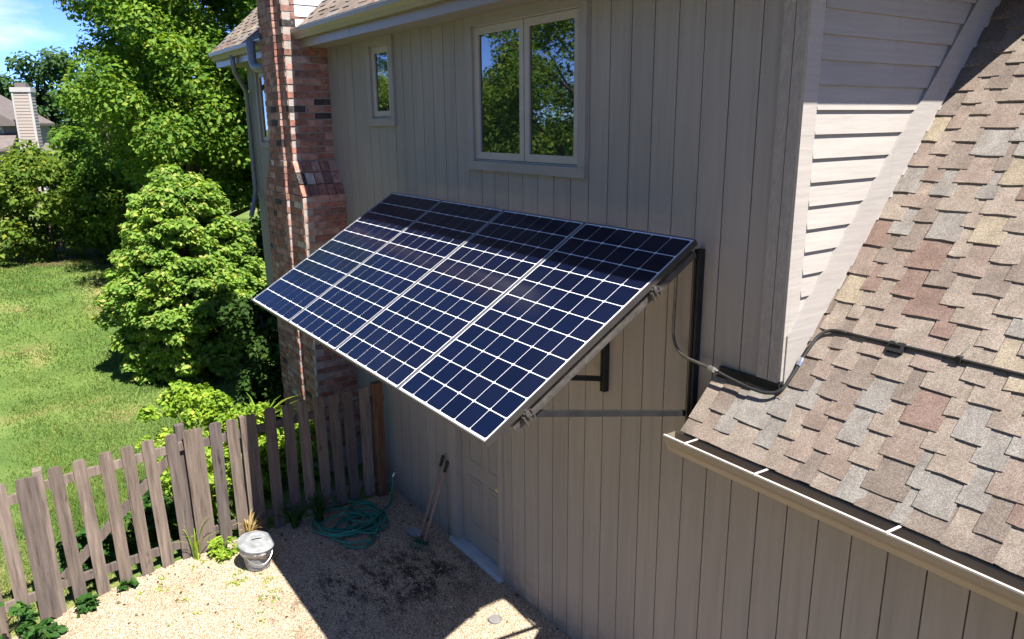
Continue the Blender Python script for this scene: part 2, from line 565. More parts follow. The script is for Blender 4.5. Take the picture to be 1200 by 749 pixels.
    def mesh(s, name, mats):
        me = bpy.data.meshes.new(name)
        me.from_pydata(s.v, [], s.f)
        for mt in (mats if isinstance(mats, (list, tuple)) else [mats]):
            me.materials.append(mt)
        if any(s.mi):
            me.polygons.foreach_set('material_index', s.mi)
        me.update()
        return me


PLOC = {}


def put(name, data, parent=None, loc=(0, 0, 0), smooth=False):
    """link a mesh; loc is in world space, also under a parent"""
    o = bpy.data.objects.new(name, data)
    COL.objects.link(o)
    o.location = loc
    if parent is not None:
        o.parent = parent
        pl = PLOC.get(parent.name)
        if pl is not None:
            o.matrix_parent_inverse = Matrix.Translation(-Vector(pl))
    if smooth and data is not None:
        data.polygons.foreach_set('use_smooth', [True] * len(data.polygons))
    return o


def thing(name, label, cat, loc=(0, 0, 0), group=None):
    o = bpy.data.objects.new(name, None)
    COL.objects.link(o)
    o.location = loc
    o.empty_display_size = 0.2
    PLOC[o.name] = tuple(loc)
    return tag(o, label, cat, group)


def tag(o, label, cat, group=None):
    o['label'] = label
    o['category'] = cat
    if group:
        o['group'] = group
    return o


def structure(o):
    o['kind'] = 'structure'
    return o


def np_mesh(name, verts, loops, nper, mat):
    """fast mesh from numpy: faces all with nper corners"""
    me = bpy.data.meshes.new(name)
    nf = len(loops) // nper
    me.vertices.add(len(verts))
    me.vertices.foreach_set('co', np.ascontiguousarray(verts, np.float32).ravel())
    me.loops.add(len(loops))
    me.loops.foreach_set('vertex_index', np.ascontiguousarray(loops, np.int32))
    me.polygons.add(nf)
    me.polygons.foreach_set('loop_start', np.arange(0, nf * nper, nper, dtype=np.int32))
    me.materials.append(mat)
    me.update(calc_edges=True)
    return me


# ------------------------------------------------------------------ ground
def sstep(t):
    t = min(max(t, 0.0), 1.0)
    return t * t * (3 - 2 * t)


def zg(y, x=-4.0):
    """ground height: the yard tilts down away from the wall, the lawn dips into a shallow swale beyond the fence"""
    d = min(max(-1.6 - y, 0.0), 2.4)
    return -0.02 - 0.055 * d * d * (1 - sstep((-6 - x) / 6)) - 1.0 * sstep((-5.0 - x) / 6.6) * (1 - sstep((-13.5 - x) / 11.0))


def sheet(name, xs, ys, dz, mat):
    vs = [(x, y, zg(y, x) + dz) for y in ys for x in xs]
    nx = len(xs)
    fs = [(j * nx + i, j * nx + i + 1, (j + 1) * nx + i + 1, (j + 1) * nx + i) for j in range(len(ys) - 1) for i in range(nx - 1)]
    mb = MB()
    mb.add(vs, fs)
    return structure(put(name, mb.mesh(name, mat), smooth=True))


YS = [-500, -120, -40, -15, -8] + [-6 + 0.25 * i for i in range(21)] + [0, 3, 10, 40, 120, 500]
sheet('lawn_ground', [-600, -200, -80, -40, -30] + [-27 + i for i in range(15)] + [-12 + 0.5 * i for i in range(16)] + [0, 10, 40, 200, 600], YS, 0.0, MAT['lawn'])
sheet('gravel_yard', [-4.52, -3, -1, 1, 4, 12], [-10.5, -8, -6] + [-5.5 + 0.25 * i for i in range(23)], 0.006, MAT['gravel'])
bed = MB()
for (cx, cy, rx, ry) in ((-27.0, -0.5, 3.0, 2.6), (-24.5, 2.2, 4.0, 3.0)):
    bed.add([(cx + rx * math.cos(a) * (1 + 0.1 * math.sin(5 * a)), cy + ry * math.sin(a), zg(cy, cx) + 0.012) for a in [k * math.pi / 12 for k in range(24)]], [tuple(range(24))])
structure(put('garden_bed', bed.mesh('garden_bed', MAT['mulch'])))

# ------------------------------------------------------------------ the house
house = thing('house', 'taupe sided house with brick chimney, shingled roofs and a side door', 'house', (-2.0, 2.0, 0.0))
G = 0.2032
XL, XC, XR = -9.02, 0.69, 6.5
ZTOP, ZLOW = 5.16, 2.44
fw = MB()
OPEN = [(-2.56, -1.08, 3.95, ZTOP), (-4.62, -4.07, 4.32, ZTOP), (-3.06, -2.22, -0.3, 2.14), (-8.5, -7.7, 4.05, 5.02)]


def cut(rects, o):
    out = []
    for (a, b, c, d) in rects:
        x0, x1, z0, z1 = o
        if x1 <= a or x0 >= b or z1 <= c or z0 >= d:
            out.append((a, b, c, d))
            continue
        if c < z0:
            out.append((a, b, c, z0))
        if d > z1:
            out.append((a, b, z1, d))
        if a < x0:
            out.append((a, x0, max(c, z0), min(d, z1)))
        if b > x1:
            out.append((x1, b, max(c, z0), min(d, z1)))
    return [r for r in out if r[1] - r[0] > 0.012 and r[3] - r[2] > 0.012]


backing = [(XL + 0.004, XC - 0.004, -1.3, ZTOP + 0.1), (XC - 0.004, XR, -0.3, ZLOW + 0.1)]
for o in OPEN:
    backing = cut(backing, o)
for (a, b, c, d) in backing:
    fw.box(a, b, 0.0105, 0.16, c, d)
fw.box(XL + 0.1, XC - 0.1, 0.20, 0.25, -0.3, ZTOP + 0.1)
front_wall = put('wall', fw.mesh('wall', MAT['groove']), house)
front_wall['label'] = 'front wall of vertical grooved taupe siding'
for g in range(-45, 32):
    a, b = g * G + 0.0042, (g + 1) * G - 0.0042
    a, b = max(a, XL), min(b, XR)
    if b - a < 0.02:
        continue
    rects = []
    if a < XC:
        rects.append((a, min(b, XC - 0.002), ZLOW, ZTOP + 0.06))
    rects.append((a, b, -0.25, ZLOW))
    if a < XC and b <= XC - 0.002:
        rects = [(a, b, -0.25 if a > -4.6 else -1.25, ZTOP + 0.06)]
    for o in OPEN:
        rects = cut(rects, o)
    for (x0, x1, z0, z1) in rects:
        jy = random.uniform(-0.0012, 0.0012)
        put('plank', MB().box(x0, x1, jy, 0.0125, z0, z1).mesh('plank', MAT['siding']), front_wall)

# side wall (faces the lower roof) with lap boards
sw = MB()
sw.box(XC - 0.15, XC - 0.003, 0.161, 9.0, 2.0, ZTOP + 0.1)
sw.box(XL, XC - 0.15, 8.9, 9.0, -0.3, ZTOP + 0.1)
sw.box(XL, XL + 0.1, 0.161, 8.9, -1.3, ZTOP + 0.1)
side_wall = put('side_wall', sw.mesh('side_wall', MAT['groove']), house)
z = 2.70
while z < 5.2:
    zb, zt = z, z + 0.127 + 0.02
    mb = MB()
    y0 = 0.102 + random.uniform(0, 0.004)
    # wedge board: thick butt at the bottom, thin top tucked under the next one
    xb = XC + 0.021 + random.uniform(-0.001, 0.001)
    mb.add([(XC - 0.002, y0, zb), (xb, y0, zb), (XC + 0.001, y0, zt), (XC - 0.002, y0, zt),
            (XC - 0.002, 6, zb), (xb, 6, zb), (XC + 0.001, 6, zt), (XC - 0.002, 6, zt)],
           [(0, 1, 2, 3), (4, 7, 6, 5), (0, 4, 5, 1), (1, 5, 6, 2), (2, 6, 7, 3), (3, 7, 4, 0)])
    put('lap_board', mb.mesh('lap_board', MAT['paint_lap_lit']), side_wall)
    z += 0.127
# rake trim board over the roof joint, corner boards
ROOF0, RS = 2.79, 1.13
mb = MB().prism([(0.0, ROOF0 + 0.045), (5, ROOF0 + 0.045 + 1.14 * 5), (5, ROOF0 + 0.335 + 1.14 * 5), (0.0, ROOF0 + 0.335)], 0, XC + 0.002, XC + 0.030)
put('rake_trim', mb.mesh('rake_trim', MAT['paint_lap_lit']), house)
cb = MB().box(0.547, 0.618, -0.020, 0.0, 2.845, ZTOP)
put('corner_board', cb.mesh('corner_board', MAT['peeling']), house)['label'] = 'peeling weathered corner board'
cb = MB().box(0.624, XC, -0.022, 0.0, 2.845, ZTOP)
put('corner_board', cb.mesh('corner_board', MAT['peeling']), house)['label'] = 'peeling weathered corner board'
cb = MB().box(XC + 0.001, XC + 0.020, -0.022, 0.098, 2.86, ZTOP)
put('corner_board', cb.mesh('corner_board', MAT['paint_lap_lit']), house)
put('flashing', MB().box(0.27, 0.70, -0.018, -0.003, 2.79, 2.838).mesh('flashing', MAT['black_steel']), house)


# windows -------------------------------------------------------------
def window(x0, x1, z0, z1, trim, lights, head=None, sash_w=0.058):
    """x0..z1: outer edge of the casing; lights: list of (x0,x1) of each sash"""
    zc = head or z1
    cs = MB()
    cs.box(x0, x0 + trim, -0.024, 0.0, z0 + trim * 0.9, zc)
    cs.box(x1 - trim, x1, -0.024, 0.0, z0 + trim * 0.9, zc)
    cs.box(x0, x1, -0.027, 0.0, z0, z0 + trim * 0.9 - 0.001)
    cs.box(x0 + trim, x1 - trim, -0.022, 0.0, z1 - 0.05, zc)
    w = put('window', cs.mesh('window', MAT['paint']), house)
    fr = MB()
    zi0, zi1 = z0 + trim * 0.9, z1 - 0.05
    fr.box(x0 + trim, x1 - trim, 0.0, 0.09, zi0, zi0 + 0.012)
    fr.box(x0 + trim, x1 - trim, 0.0, 0.09, zi1 - 0.012, zi1)
    fr.box(x0 + trim, x0 + trim + 0.012, 0.0, 0.09, zi0 + 0.012, zi1 - 0.012)
    fr.box(x1 - trim - 0.012, x1 - trim, 0.0, 0.09, zi0 + 0.012, zi1 - 0.012)
    put('frame', fr.mesh('frame', MAT['sash']), w)
    for (a, b) in lights:
        s, za, zb = sash_w, zi0 + 0.016, zi1 - 0.016
        sh = MB()
        sh.box(a, a + s, 0.002, 0.045, za, zb)
        sh.box(b - s, b, 0.002, 0.045, za, zb)
        sh.box(a + s, b - s, 0.0025, 0.045, za, za + s)
        sh.box(a + s, b - s, 0.0025, 0.045, zb - s, zb)
        put('sash', sh.mesh('sash', MAT['sash']), w)
        put('pane', MB().box(a + s - 0.004, b - s + 0.004, 0.018, 0.024, za + s - 0.004, zb - s + 0.004).mesh('pane', MAT['glass']), w)
    return w


window(-2.615, -1.037, 3.905, 5.13, 0.085, [(-2.516, -1.813), (-1.801, -1.136)], ZTOP)
window(-4.655, -4.035, 4.277, 5.13, 0.085, [(-4.556, -4.134)], ZTOP)
window(-8.62, -7.6, 3.97, 5.09, 0.085, [(-8.52, -8.12), (-8.11, -7.70)], ZTOP)

# door ------------------------------------------------------------------
dr = MB()
dr.box(-3.005, -2.235, 0.05, 0.09, 0.065, 2.08)
door = put('door', dr.mesh('door', MAT['door']), house)
door['label'] = 'taupe panelled side door'
for (a, b) in ((-2.86, -2.62), (-2.51, -2.29)):
    for (c, d) in ((0.31, 0.84), (1.0, 1.62), (1.72, 1.95)):
        p = MB()
        p.box(a, b, 0.044, 0.0495, c, c + 0.022)
        p.box(a, b, 0.044, 0.0495, d - 0.022, d)
        p.box(a, a + 0.022, 0.0445, 0.0495, c + 0.022, d - 0.022)
        p.box(b - 0.022, b, 0.0445, 0.0495, c + 0.022, d - 0.022)
        p.box(a + 0.05, b - 0.05, 0.046, 0.0495, c + 0.05, d - 0.05)
        put('panel', p.mesh('panel', MAT['door']), door)
kn = MB().lathe([(0.012, 0), (0.012, 0.03), (0.026, 0.038), (0.028, 0.055), (0.018, 0.068), (0.002, 0.07)], (-2.275, 0.05, 0.93), 14, Matrix.Rotation(math.radians(90), 3, 'X'))
put('knob', kn.mesh('knob', MAT['brass']), door, smooth=True)
dc = MB()
dc.box(-3.14, -3.01, -0.024, 0.12, 0.02, 2.10)
dc.box(-2.23, -2.165, -0.024, 0.12, 0.02, 2.10)
dc.box(-3.14, -2.165, -0.026, 0.12, 2.10, 2.2)
put('door_frame', dc.mesh('door_frame', MAT['paint']), house)
put('threshold', MB().prism([(-0.05, -0.08), (-0.05, 0.03), (-0.045, 0.04), (0.1, 0.06), (0.1, -0.08)], 0, -3.145, -2.19).mesh('threshold', MAT['threshold']), house)

# upper eave --------------------------------------------------------------
so_ = MB()
so_.box(XL - 0.45, XC + 0.42, -0.30, 0.012, ZTOP + 0.001, ZTOP + 0.02)
so_.box(XC + 0.02, XC + 0.42, 0.012, 9.4, ZTOP + 0.001, ZTOP + 0.02)
so_.box(XL - 0.45, XL, 0.012, 9.4, ZTOP + 0.001, ZTOP + 0.02)
put('soffit', so_.mesh('soffit', MAT['paint']), house)
fa = MB()
fa.box(XL - 0.46, -6.66, -0.32, -0.3005, ZTOP - 0.012, 5.34)
fa.box(-5.765, -4.35, -0.32, -0.3005, ZTOP - 0.012, 5.34)
fa.box(-4.345, XC + 0.44, -0.32, -0.3005, ZTOP - 0.012, 5.34)
fa.box(XC + 0.421, XC + 0.44, -0.30, 9.4, ZTOP - 0.012, 5.34)
put('fascia', fa.mesh('fascia', MAT['gutter']), house)


def gutter(y_back, z_top, xa, xb, name='gutter'):
    """K-style gutter along x; y_back is the wall side"""
    yb, zt = y_back, z_top
    prof = [(yb, zt - 0.005), (yb, zt - 0.115), (yb - 0.055, zt - 0.115), (yb - 0.072, zt - 0.075), (yb - 0.094, zt - 0.045), (yb - 0.098, zt - 0.012)]
    mb = MB().ribbon(prof, 0.002, 0, xa, xb)
    mb.prism([(yb, zt - 0.115), (yb - 0.055, zt - 0.115), (yb - 0.072, zt - 0.075), (yb - 0.094, zt - 0.045), (yb - 0.098, zt - 0.006), (yb, zt - 0.006)], 0, xa - 0.003, xa - 0.0002)
    mb.prism([(yb, zt - 0.115), (yb - 0.055, zt - 0.115), (yb - 0.072, zt - 0.075), (yb - 0.094, zt - 0.045), (yb - 0.098, zt - 0.006), (yb, zt - 0.006)], 0, xb + 0.0002, xb + 0.003)
    o = put(name, mb.mesh(name, MAT['gutter']), house)
    put('lip', MB().box(xa - 0.004, xb, yb - 0.101, yb - 0.087, zt - 0.011, zt - 0.001).mesh('lip', MAT['gutter_lip_lit']), o)
    return o


gutter(-0.322, 5.355, -5.768, XC + 0.52)
gutter(-0.322, 5.355, XL - 0.47, -6.64)
sg = MB().box(XC + 0.441, XC + 0.54, -0.42, 9.3, 5.24, 5.353)
put('gutter', sg.mesh('gutter', MAT['gutter']), house)
# upper hip roof
ys0, ys1, xs0, xs1, ze, rs = -0.37, 9.5, XL - 0.5, XC + 0.5, 5.352, 0.92
hr = (ys1 - ys0) / 2
ym, zr = (ys0 + ys1) / 2, ze + rs * (ys1 - ys0) / 2
rf = MB().add([(xs0, ys0, ze), (xs1, ys0, ze), (xs1, ys1, ze), (xs0, ys1, ze), (xs0 + hr, ym, zr), (xs1 - hr, ym, zr)],
              [(0, 1, 5, 4), (1, 2, 5), (2, 3, 4, 5), (3, 0, 4), (0, 3, 2, 1)])
upper_roof = put('roof', rf.mesh('roof', MAT['shingle_dark']), house)


def tabs(x0, x1, y_eave, z_eave, slope, n, dy, wc, clip=None, seed=3):
    """laminated shingles: in each course every second column carries a raised tooth two courses long"""
    rr = random.Random(seed)
    nl = math.sqrt(1 + slope * slope)
    ud = Vector((0, 1 / nl, slope / nl))
    nd = Vector((0, -slope / nl, 1 / nl))
    out = []
    nc = int((x1 - x0) / wc) + 3
    bx = [x0 - wc * 1.2 + wc * (c + rr.uniform(-0.27, 0.27)) for c in range(nc + 1)]
    hold = {}
    for k in range(-1, n):
        # column edges drift from course to course
        bx = [b + rr.uniform(-0.032, 0.032) * (wc / 0.155) for b in bx]
        for c in range(nc):
            lo, hi = x0 - wc * 1.2 + wc * (c - 0.3), x0 - wc * 1.2 + wc * (c + 0.3)
            bx[c] = min(max(bx[c], lo), hi)
        for c in range(nc):
            if (c + k) % 2:
                continue
            ex = rr.uniform(0.003, 0.016)
            a, b = max(bx[c] - ex, x0), min(bx[c + 1] + ex, x1)
            mi = rr.choices(range(6), SH_W)[0]
            # neighbouring teeth often share a granule blend
            if c - 2 in hold and rr.random() < 0.18:
                mi = hold[c - 2]
            hold[c] = mi
            if clip:
                a = max(a, clip(a, b, k))
            if b - a < 0.03:
                continue
            yc = y_eave + dy * k
            P0 = Vector((0, yc, z_eave + slope * (yc - y_eave)))
            h = 0.0165
            drop = rr.uniform(-0.006, 0.006)
            cutb = -dy * nl * k * 1.0 if k < 0 else -1
            ln = dy * nl * 3.15
            g = 0.0008
            tap = rr.uniform(-0.004, 0.006)
            j = [rr.uniform(-0.0045, 0.0045) for _ in range(3)]
            lift = [rr.uniform(0, 0.0035) for _ in range(3)]
            def pt(xx, u, hh):
                u = max(u, cutb)
                q = P0 + ud * u + nd * hh
                return (xx, q.y, q.z)
            xm = a + (b - a) * rr.uniform(0.35, 0.65)
            bot = [pt(a + g, -drop + j[0], 0.0), pt(xm, -drop + j[1], 0.0), pt(b - g, -drop + j[2], 0.0)]
            top = [pt(a + g, -drop + j[0], h + lift[0]), pt(xm, -drop + j[1], h + lift[1]), pt(b - g, -drop + j[2], h + lift[2])]
            up = [pt(b - g - tap, ln, 0.0012), pt(xm, ln, 0.0012), pt(a + g + tap, ln, 0.0012)]
            vs = bot + top + up
            fs = [(0, 1, 4, 3), (1, 2, 5, 4), (3, 4, 7, 8), (4, 5, 6, 7), (0, 3, 8), (2, 6, 5)]
            out.append((vs, fs, mi, Vector(pt(xm, dy * 0.5, h))))
    return out


def shingle_parts(tl, parent, limit, score):
    tl = sorted(tl, key=lambda t: score(t[3]))
    for vs, fs, mi, c in tl[:limit]:
        put('shingle', MB().add(vs, fs).mesh('shingle', SHING[mi]), parent)
    if len(tl) > limit:
        mb = MB()
        for vs, fs, mi, c in tl[limit:]:
            mb.cur = mi
            mb.add(vs, fs)
        o = put('shingle_field', mb.mesh('shingle_field', SHING), parent)
        o['kind'] = 'stuff'


camdist = lambda c: (c - CAM).length
up_t = tabs(xs0, -2.2, ys0 - 0.012, ze + 0.003, rs, 10, 0.075, 0.17, clip=lambda a, b, k: 99 if (b > -6.66 and a < -5.78) else a, seed=5)
shingle_parts(up_t, upper_roof, 170, camdist)

# lower roof -------------------------------------------------------------
LX0, LX1 = 0.235, 6.6
lr = MB()
ye = -0.275
yt = 5.6
lr.prism([(ye, ROOF0 + RS * ye - 0.012), (yt, ROOF0 + RS * yt - 0.012), (yt, ROOF0 + RS * yt - 0.06), (0.02, ROOF0 - 0.06), (ye, ROOF0 + RS * ye - 0.03)], 0, XC + 0.0, LX1)
lr.prism([(ye, ROOF0 + RS * ye - 0.012), (-0.004, ROOF0 - RS * 0.004 - 0.012), (-0.004, ROOF0 - 0.05), (ye, ROOF0 + RS * ye - 0.04)], 0, LX0 + 0.01, XC + 0.0)
lr.box(LX1 - 0.1, LX1, 0.0, 5.5, -0.3, 2.6)
lower_roof = put('lower_roof', lr.mesh('lower_roof', MAT['shingle_dark']), house)
low_t = tabs(LX0, 3.2, ye - 0.012, ROOF0 + RS * (ye - 0.012) - 0.009, RS, 43, 0.0655, 0.12,
             clip=lambda a, b, k: a if (ye - 0.012 + 0.0655 * k) < -0.14 else XC + 0.004, seed=21)
# keep the ones past the wall corner whole where the wall begins
shingle_parts(low_t, lower_roof, 300, lambda c: 0 if c.x < 1.25 + 0.38 * (2.0 - c.y) else camdist(c))
low_far = tabs(3.2, LX1, ye - 0.012, ROOF0 + RS * (ye - 0.012) - 0.009, RS, 43, 0.0655, 0.12, seed=22)
mb = MB()
for vs, fs, mi, c in low_far:
    mb.cur = mi
    mb.add(vs, fs)
put('shingle_field', mb.mesh('shingle_field', SHING), lower_roof)['kind'] = 'stuff'
lf = MB()
lf.box(LX0 + 0.02, LX1, -0.292, -0.274, 2.31, 2.452)
lf.box(LX0 + 0.02, LX1, -0.274, 0.002, 2.31, 2.326)
lf.prism([(-0.292, 2.31), (0.0, 2.31), (0.0, 2.70), (-0.274, 2.44)], 0, LX0 + 0.004, LX0 + 0.02)
put('fascia', lf.mesh('fascia', MAT['gutter']), house)
lg = gutter(-0.296, 2.452, 0.19, LX1)
put('lining', MB().box(0.2, LX1 - 0.01, -0.344, -0.299, 2.3405, 2.347).mesh('lining', MAT['gutter_in']), lg)
for hx in (0.36, 0.86, 1.60, 2.35):
    h = MB()
    h.bar((hx, -0.402, 2.4545), (hx + 0.012, -0.30, 2.4595), 0.013, 0.004)
    h.bar((hx, -0.4015, 2.445), (hx, -0.4015, 2.456), 0.013, 0.004, (0, 1, 0))
    put('hanger', h.mesh('hanger', MAT['gutter_lip_lit']), lg)

# chimney ----------------------------------------------------------------
CXM = -6.195
chim = MB()
e = 0.008
zsh0, zsh1 = 3.46, 3.87


def chim_core(z0, z1, hw, yf, aw, ya, d):
    chim.box(CXM - hw + d, CXM + hw - d, yf + d, 0.012, z0, z1)
    chim.box(CXM - aw + d, CXM + aw - d, ya + d, yf + d, z0, z1)


chim_core(-1.0, zsh0, 0.695, -0.534, 0.265, -0.578, e)
chim_core(zsh1, 7.4, 0.425, -0.515, 0.205, -0.555, e)
# sloping shoulder core
chim.prism([(CXM - 0.695 + e, zsh0), (CXM + 0.695 - e, zsh0), (CXM + 0.425 - e, zsh1), (CXM - 0.425 + e, zsh1)], 1, -0.524 + e, 0.012)
chim.box(CXM - 0.228, CXM + 0.228, -0.566 + e, -0.522 + e, zsh0, zsh1)
chimney = put('chimney', chim.mesh('chimney', MAT['mortar']), house)
chimney['label'] = 'stepped red brick chimney with sloping shoulders'
CH, BL, BW = 0.0785, 0.2, 0.092
bricks = []
rb = random.Random(4)


def bmat():
    return rb.choices(range(6), [0.36, 0.32, 0.22, 0.06, 0.025, 0.015])[0]


def run_x(xa, xb, yf, depth, z, off):
    x = xa - (BL + 0.01) * off
    while x < xb - 0.01:
        a, b = max(x, xa), min(x + BL, xb)
        if b - a > 0.03:
            jy = rb.uniform(-0.005, 0.004)
            bricks.append((a, b, yf + jy, yf + depth, z, z + CH - 0.012))
        x += BL + 0.010


def run_y(ya, yb, xf, depth, z, off):
    y = yb + (BL + 0.01) * off
    while y > ya + 0.01:
        b, a = min(y, yb), max(y - BL, ya)
        if b - a > 0.03:
            jx = rb.uniform(-0.004, 0.005)
            bricks.append((xf - depth, xf + jx, a, b, z, z + CH - 0.012))
        y -= BL + 0.010


zc, k = 0.28, 0
while zc < 6.6:
    off = 0.5 * (k % 2)
    if zc < zsh0 - 0.02:
        hw, yf, aw, ya = 0.695, -0.534, 0.265, -0.578
    elif zc < zsh1 - 0.02:
        t = (zc - zsh0 + 0.03) / (zsh1 - zsh0)
        hw, yf, aw, ya = 0.695 - 0.27 * max(t, 0), -0.528, 0.235, -0.568
    else:
        hw, yf, aw, ya = 0.425, -0.515, 0.205, -0.555
    shoulder = zsh0 - 0.02 <= zc < zsh1 - 0.02
    # right (+x) face, front returns, centre pier
    if not shoulder:
        run_y(yf + (0.0 if k % 2 else BW + 0.01), -0.002, CXM + hw, 0.09, zc, off)
        run_x(CXM + aw, CXM + hw - (BW + 0.01 if k % 2 else 0), yf, 0.09, zc, off * 0.8)
    else:
        run_x(CXM + aw, CXM + hw - 0.02, yf, 0.09, zc, off * 0.8)
    run_x(CXM - hw, CXM - aw, yf, 0.09, zc, off)
    run_x(CXM - aw, CXM + aw, ya, 0.06, zc, off)
    zc += CH
    k += 1
fl = []
# sloping shoulder paving bricks laid flat on the right-hand slope
sd = Vector((0.27, 0, -(zsh1 - zsh0)))
sl_len = sd.length
sd.normalize()
sn = Vector((-sd.z, 0, sd.x))
for iy in range(5):
    for iu in range(3):
        yc = -0.534 + 0.055 + 0.107 * iy
        uc = 0.075 + iu * (sl_len - 0.01) / 3
        c = Vector((CXM + 0.425, 0, zsh1)) + sd * uc + sn * 0.002
        fl.append((c.x, yc, c.z))
bl = sorted(bricks, key=lambda b: ((Vector(((b[0] + b[1]) / 2, b[2], b[4])) - CAM).length + (3 if b[0] < CXM - 0.2 and b[2] > -0.54 else 0) + (4 if b[4] > 5.7 else 0) + (2 if b[4] < 1.5 and b[0] > -5.75 else 0)))
stuff = MB()
for i, b in enumerate(bl):
    if i < 285:
        put('brick', MB().box(*b).mesh('brick', BRICKS[bmat()]), chimney)
    else:
        stuff.cur = bmat()
        stuff.box(*b)
put('brick_field', stuff.mesh('brick_field', BRICKS), chimney)['kind'] = 'stuff'
for c in fl:
    put('brick', MB().obb(c, sd, (0, 1, 0), sn, sl_len / 6 - 0.008, 0.048, 0.014).mesh('brick', BRICKS[bmat()]), chimney)
# siding chase behind the brick above the roof, sunlit white put in its colour
chase = MB()
for i in range(14):
    z0 = 5.36 + i * 0.13
    chase.prism([(-5.775, z0), (-5.762, z0), (-5.772, z0 + 0.135), (-5.775, z0 + 0.135)], 1, -0.36, 0.9)
chase.box(-6.6, -5.775, -0.12, 0.9, 5.3, 7.3)
put('chase', chase.mesh('chase', MAT['chase_sunlit']), house)['label'] = 'sided chase behind the chimney, coloured pale as if sunlit'

# downspout at the far corner
ds = MB()
ds.tube([(-8.42, -0.37, 5.26), (-8.42, -0.36, 5.12), (-8.46, -0.34, 5.04), (-8.90, -0.08, 4.80), (-8.96, -0.055, 4.70), (-8.965, -0.055, 3.30), (-8.94, -0.07, 3.22), (-8.45, -0.30, 2.98)], 0.036, 10)
put('downspout', ds.mesh('downspout', MAT['downspout']), house, smooth=True)
ds = MB()
ds.tube([(-7.16, -0.47, 5.34), (-7.15, -0.47, 5.12), (-7.10, -0.47, 5.04), (-7.0, -0.47, 5.0), (-6.55, -0.46, 4.97)], 0.055, 12)
put('vent_elbow', ds.mesh('vent_elbow', MAT['downspout']), house, smooth=True)
# spigot
sp = MB()
sp.tube([(-4.36, 0.0, 0.30), (-4.36, -0.09, 0.30), (-4.36, -0.11, 0.26)], 0.014, 8)
sp.lathe([(0.03, 0), (0.032, 0.008), (0.01, 0.012)], (-4.36, -0.05, 0.335), 10)
put('spigot', sp.mesh('spigot', MAT['zinc']), house)

# ------------------------------------------------------------------ solar panels
TH = 0.5421
PY, PZ = -0.110, 3.6131
PL, PITCH, PW = 1.7828, 1.0245, 1.014
ux, us, un = Vector((1, 0, 0)), Vector((0, -math.cos(TH), -math.sin(TH))), Vector((0, -math.sin(TH), math.cos(TH)))


def pp(x, s, h):
    return Vector((x, PY, PZ)) + us * s + un * h


cw, cl = (PW - 0.033) / 6, (PL - 0.036) / 11
hx, hs, ch = cw / 2 - 0.0027, cl / 2 - 0.0037, 0.0085
# octagonal mono cell, 4 mm thick so that its rim shows
oct_ = [(-hx + ch, -hs), (hx - ch, -hs), (hx, -hs + ch), (hx, hs - ch), (hx - ch, hs), (-hx + ch, hs), (-hx, hs - ch), (-hx, -hs + ch)]
cm = MB()
cm.add([tuple(ux * a + us * b + un * 0.0016) for a, b in oct_] + [tuple(ux * a + us * b) for a, b in oct_],
       [tuple(range(8))[::-1]] + [(i, (i + 1) % 8, 8 + (i + 1) % 8, 8 + i) for i in range(8)])
cell_mesh = cm.mesh('cell', MAT['cell'])
PLAB = ['leftmost solar panel, beside the brick chimney', 'second solar panel from the chimney', 'third solar panel from the chimney, below the big window',
        'rightmost solar panel, nearest to the roof corner']
for i in range(4):
    x0 = -3.978 + PITCH * i
    x1 = x0 + PW
    xm = (x0 + x1) / 2
    pan = thing('solar_panel', PLAB[i], 'solar panel', tuple(pp(xm, PL / 2, -0.04)), 'row of solar panels on the wall')
    bs = MB().obb(pp(xm, PL / 2, -0.004), ux, us, un, PW / 2 - 0.009, PL / 2 - 0.009, 0.002)
    put('backsheet', bs.mesh('backsheet', MAT['backsheet']), pan)
    fr = MB()
    t = 0.005
    fr.obb(pp(x0 + t / 2, PL / 2, -0.018), ux, us, un, t / 2, PL / 2, 0.0195)
    fr.obb(pp(x1 - t / 2, PL / 2, -0.018), ux, us, un, t / 2, PL / 2, 0.0195)
    fr.obb(pp(xm, t / 2, -0.018), ux, us, un, PW / 2 - t, t / 2, 0.0193)
    fr.obb(pp(xm, PL - t / 2, -0.018), ux, us, un, PW / 2 - t, t / 2, 0.0193)
    fr.obb(pp(x0 + 0.015, PL / 2, -0.0385), ux, us, un, 0.015, PL / 2 - 0.001, 0.001)
    fr.obb(pp(x1 - 0.015, PL / 2, -0.0385), ux, us, un, 0.015, PL / 2 - 0.001, 0.001)
    frm = put('frame', fr.mesh('frame', MAT['frame_side']), pan)
    lp = MB()
    lp.obb(pp(x0 + t / 2, PL / 2, 0.0022), ux, us, un, t / 2, PL / 2, 0.0007)
    lp.obb(pp(x1 - t / 2, PL / 2, 0.0022), ux, us, un, t / 2, PL / 2, 0.0007)
    lp.obb(pp(xm, t / 2, 0.0022), ux, us, un, PW / 2 - t, t / 2, 0.0007)
    lp.obb(pp(xm, PL - t / 2, 0.0022), ux, us, un, PW / 2 - t, t / 2, 0.0007)
    put('lip', lp.mesh('lip', MAT['alu']), frm)
    for r in range(11):
        for c in range(6):
            put('cell', cell_mesh, pan, tuple(pp(x0 + 0.0165 + cw * (c + 0.5), 0.018 + cl * (r + 0.5), -0.0018)))

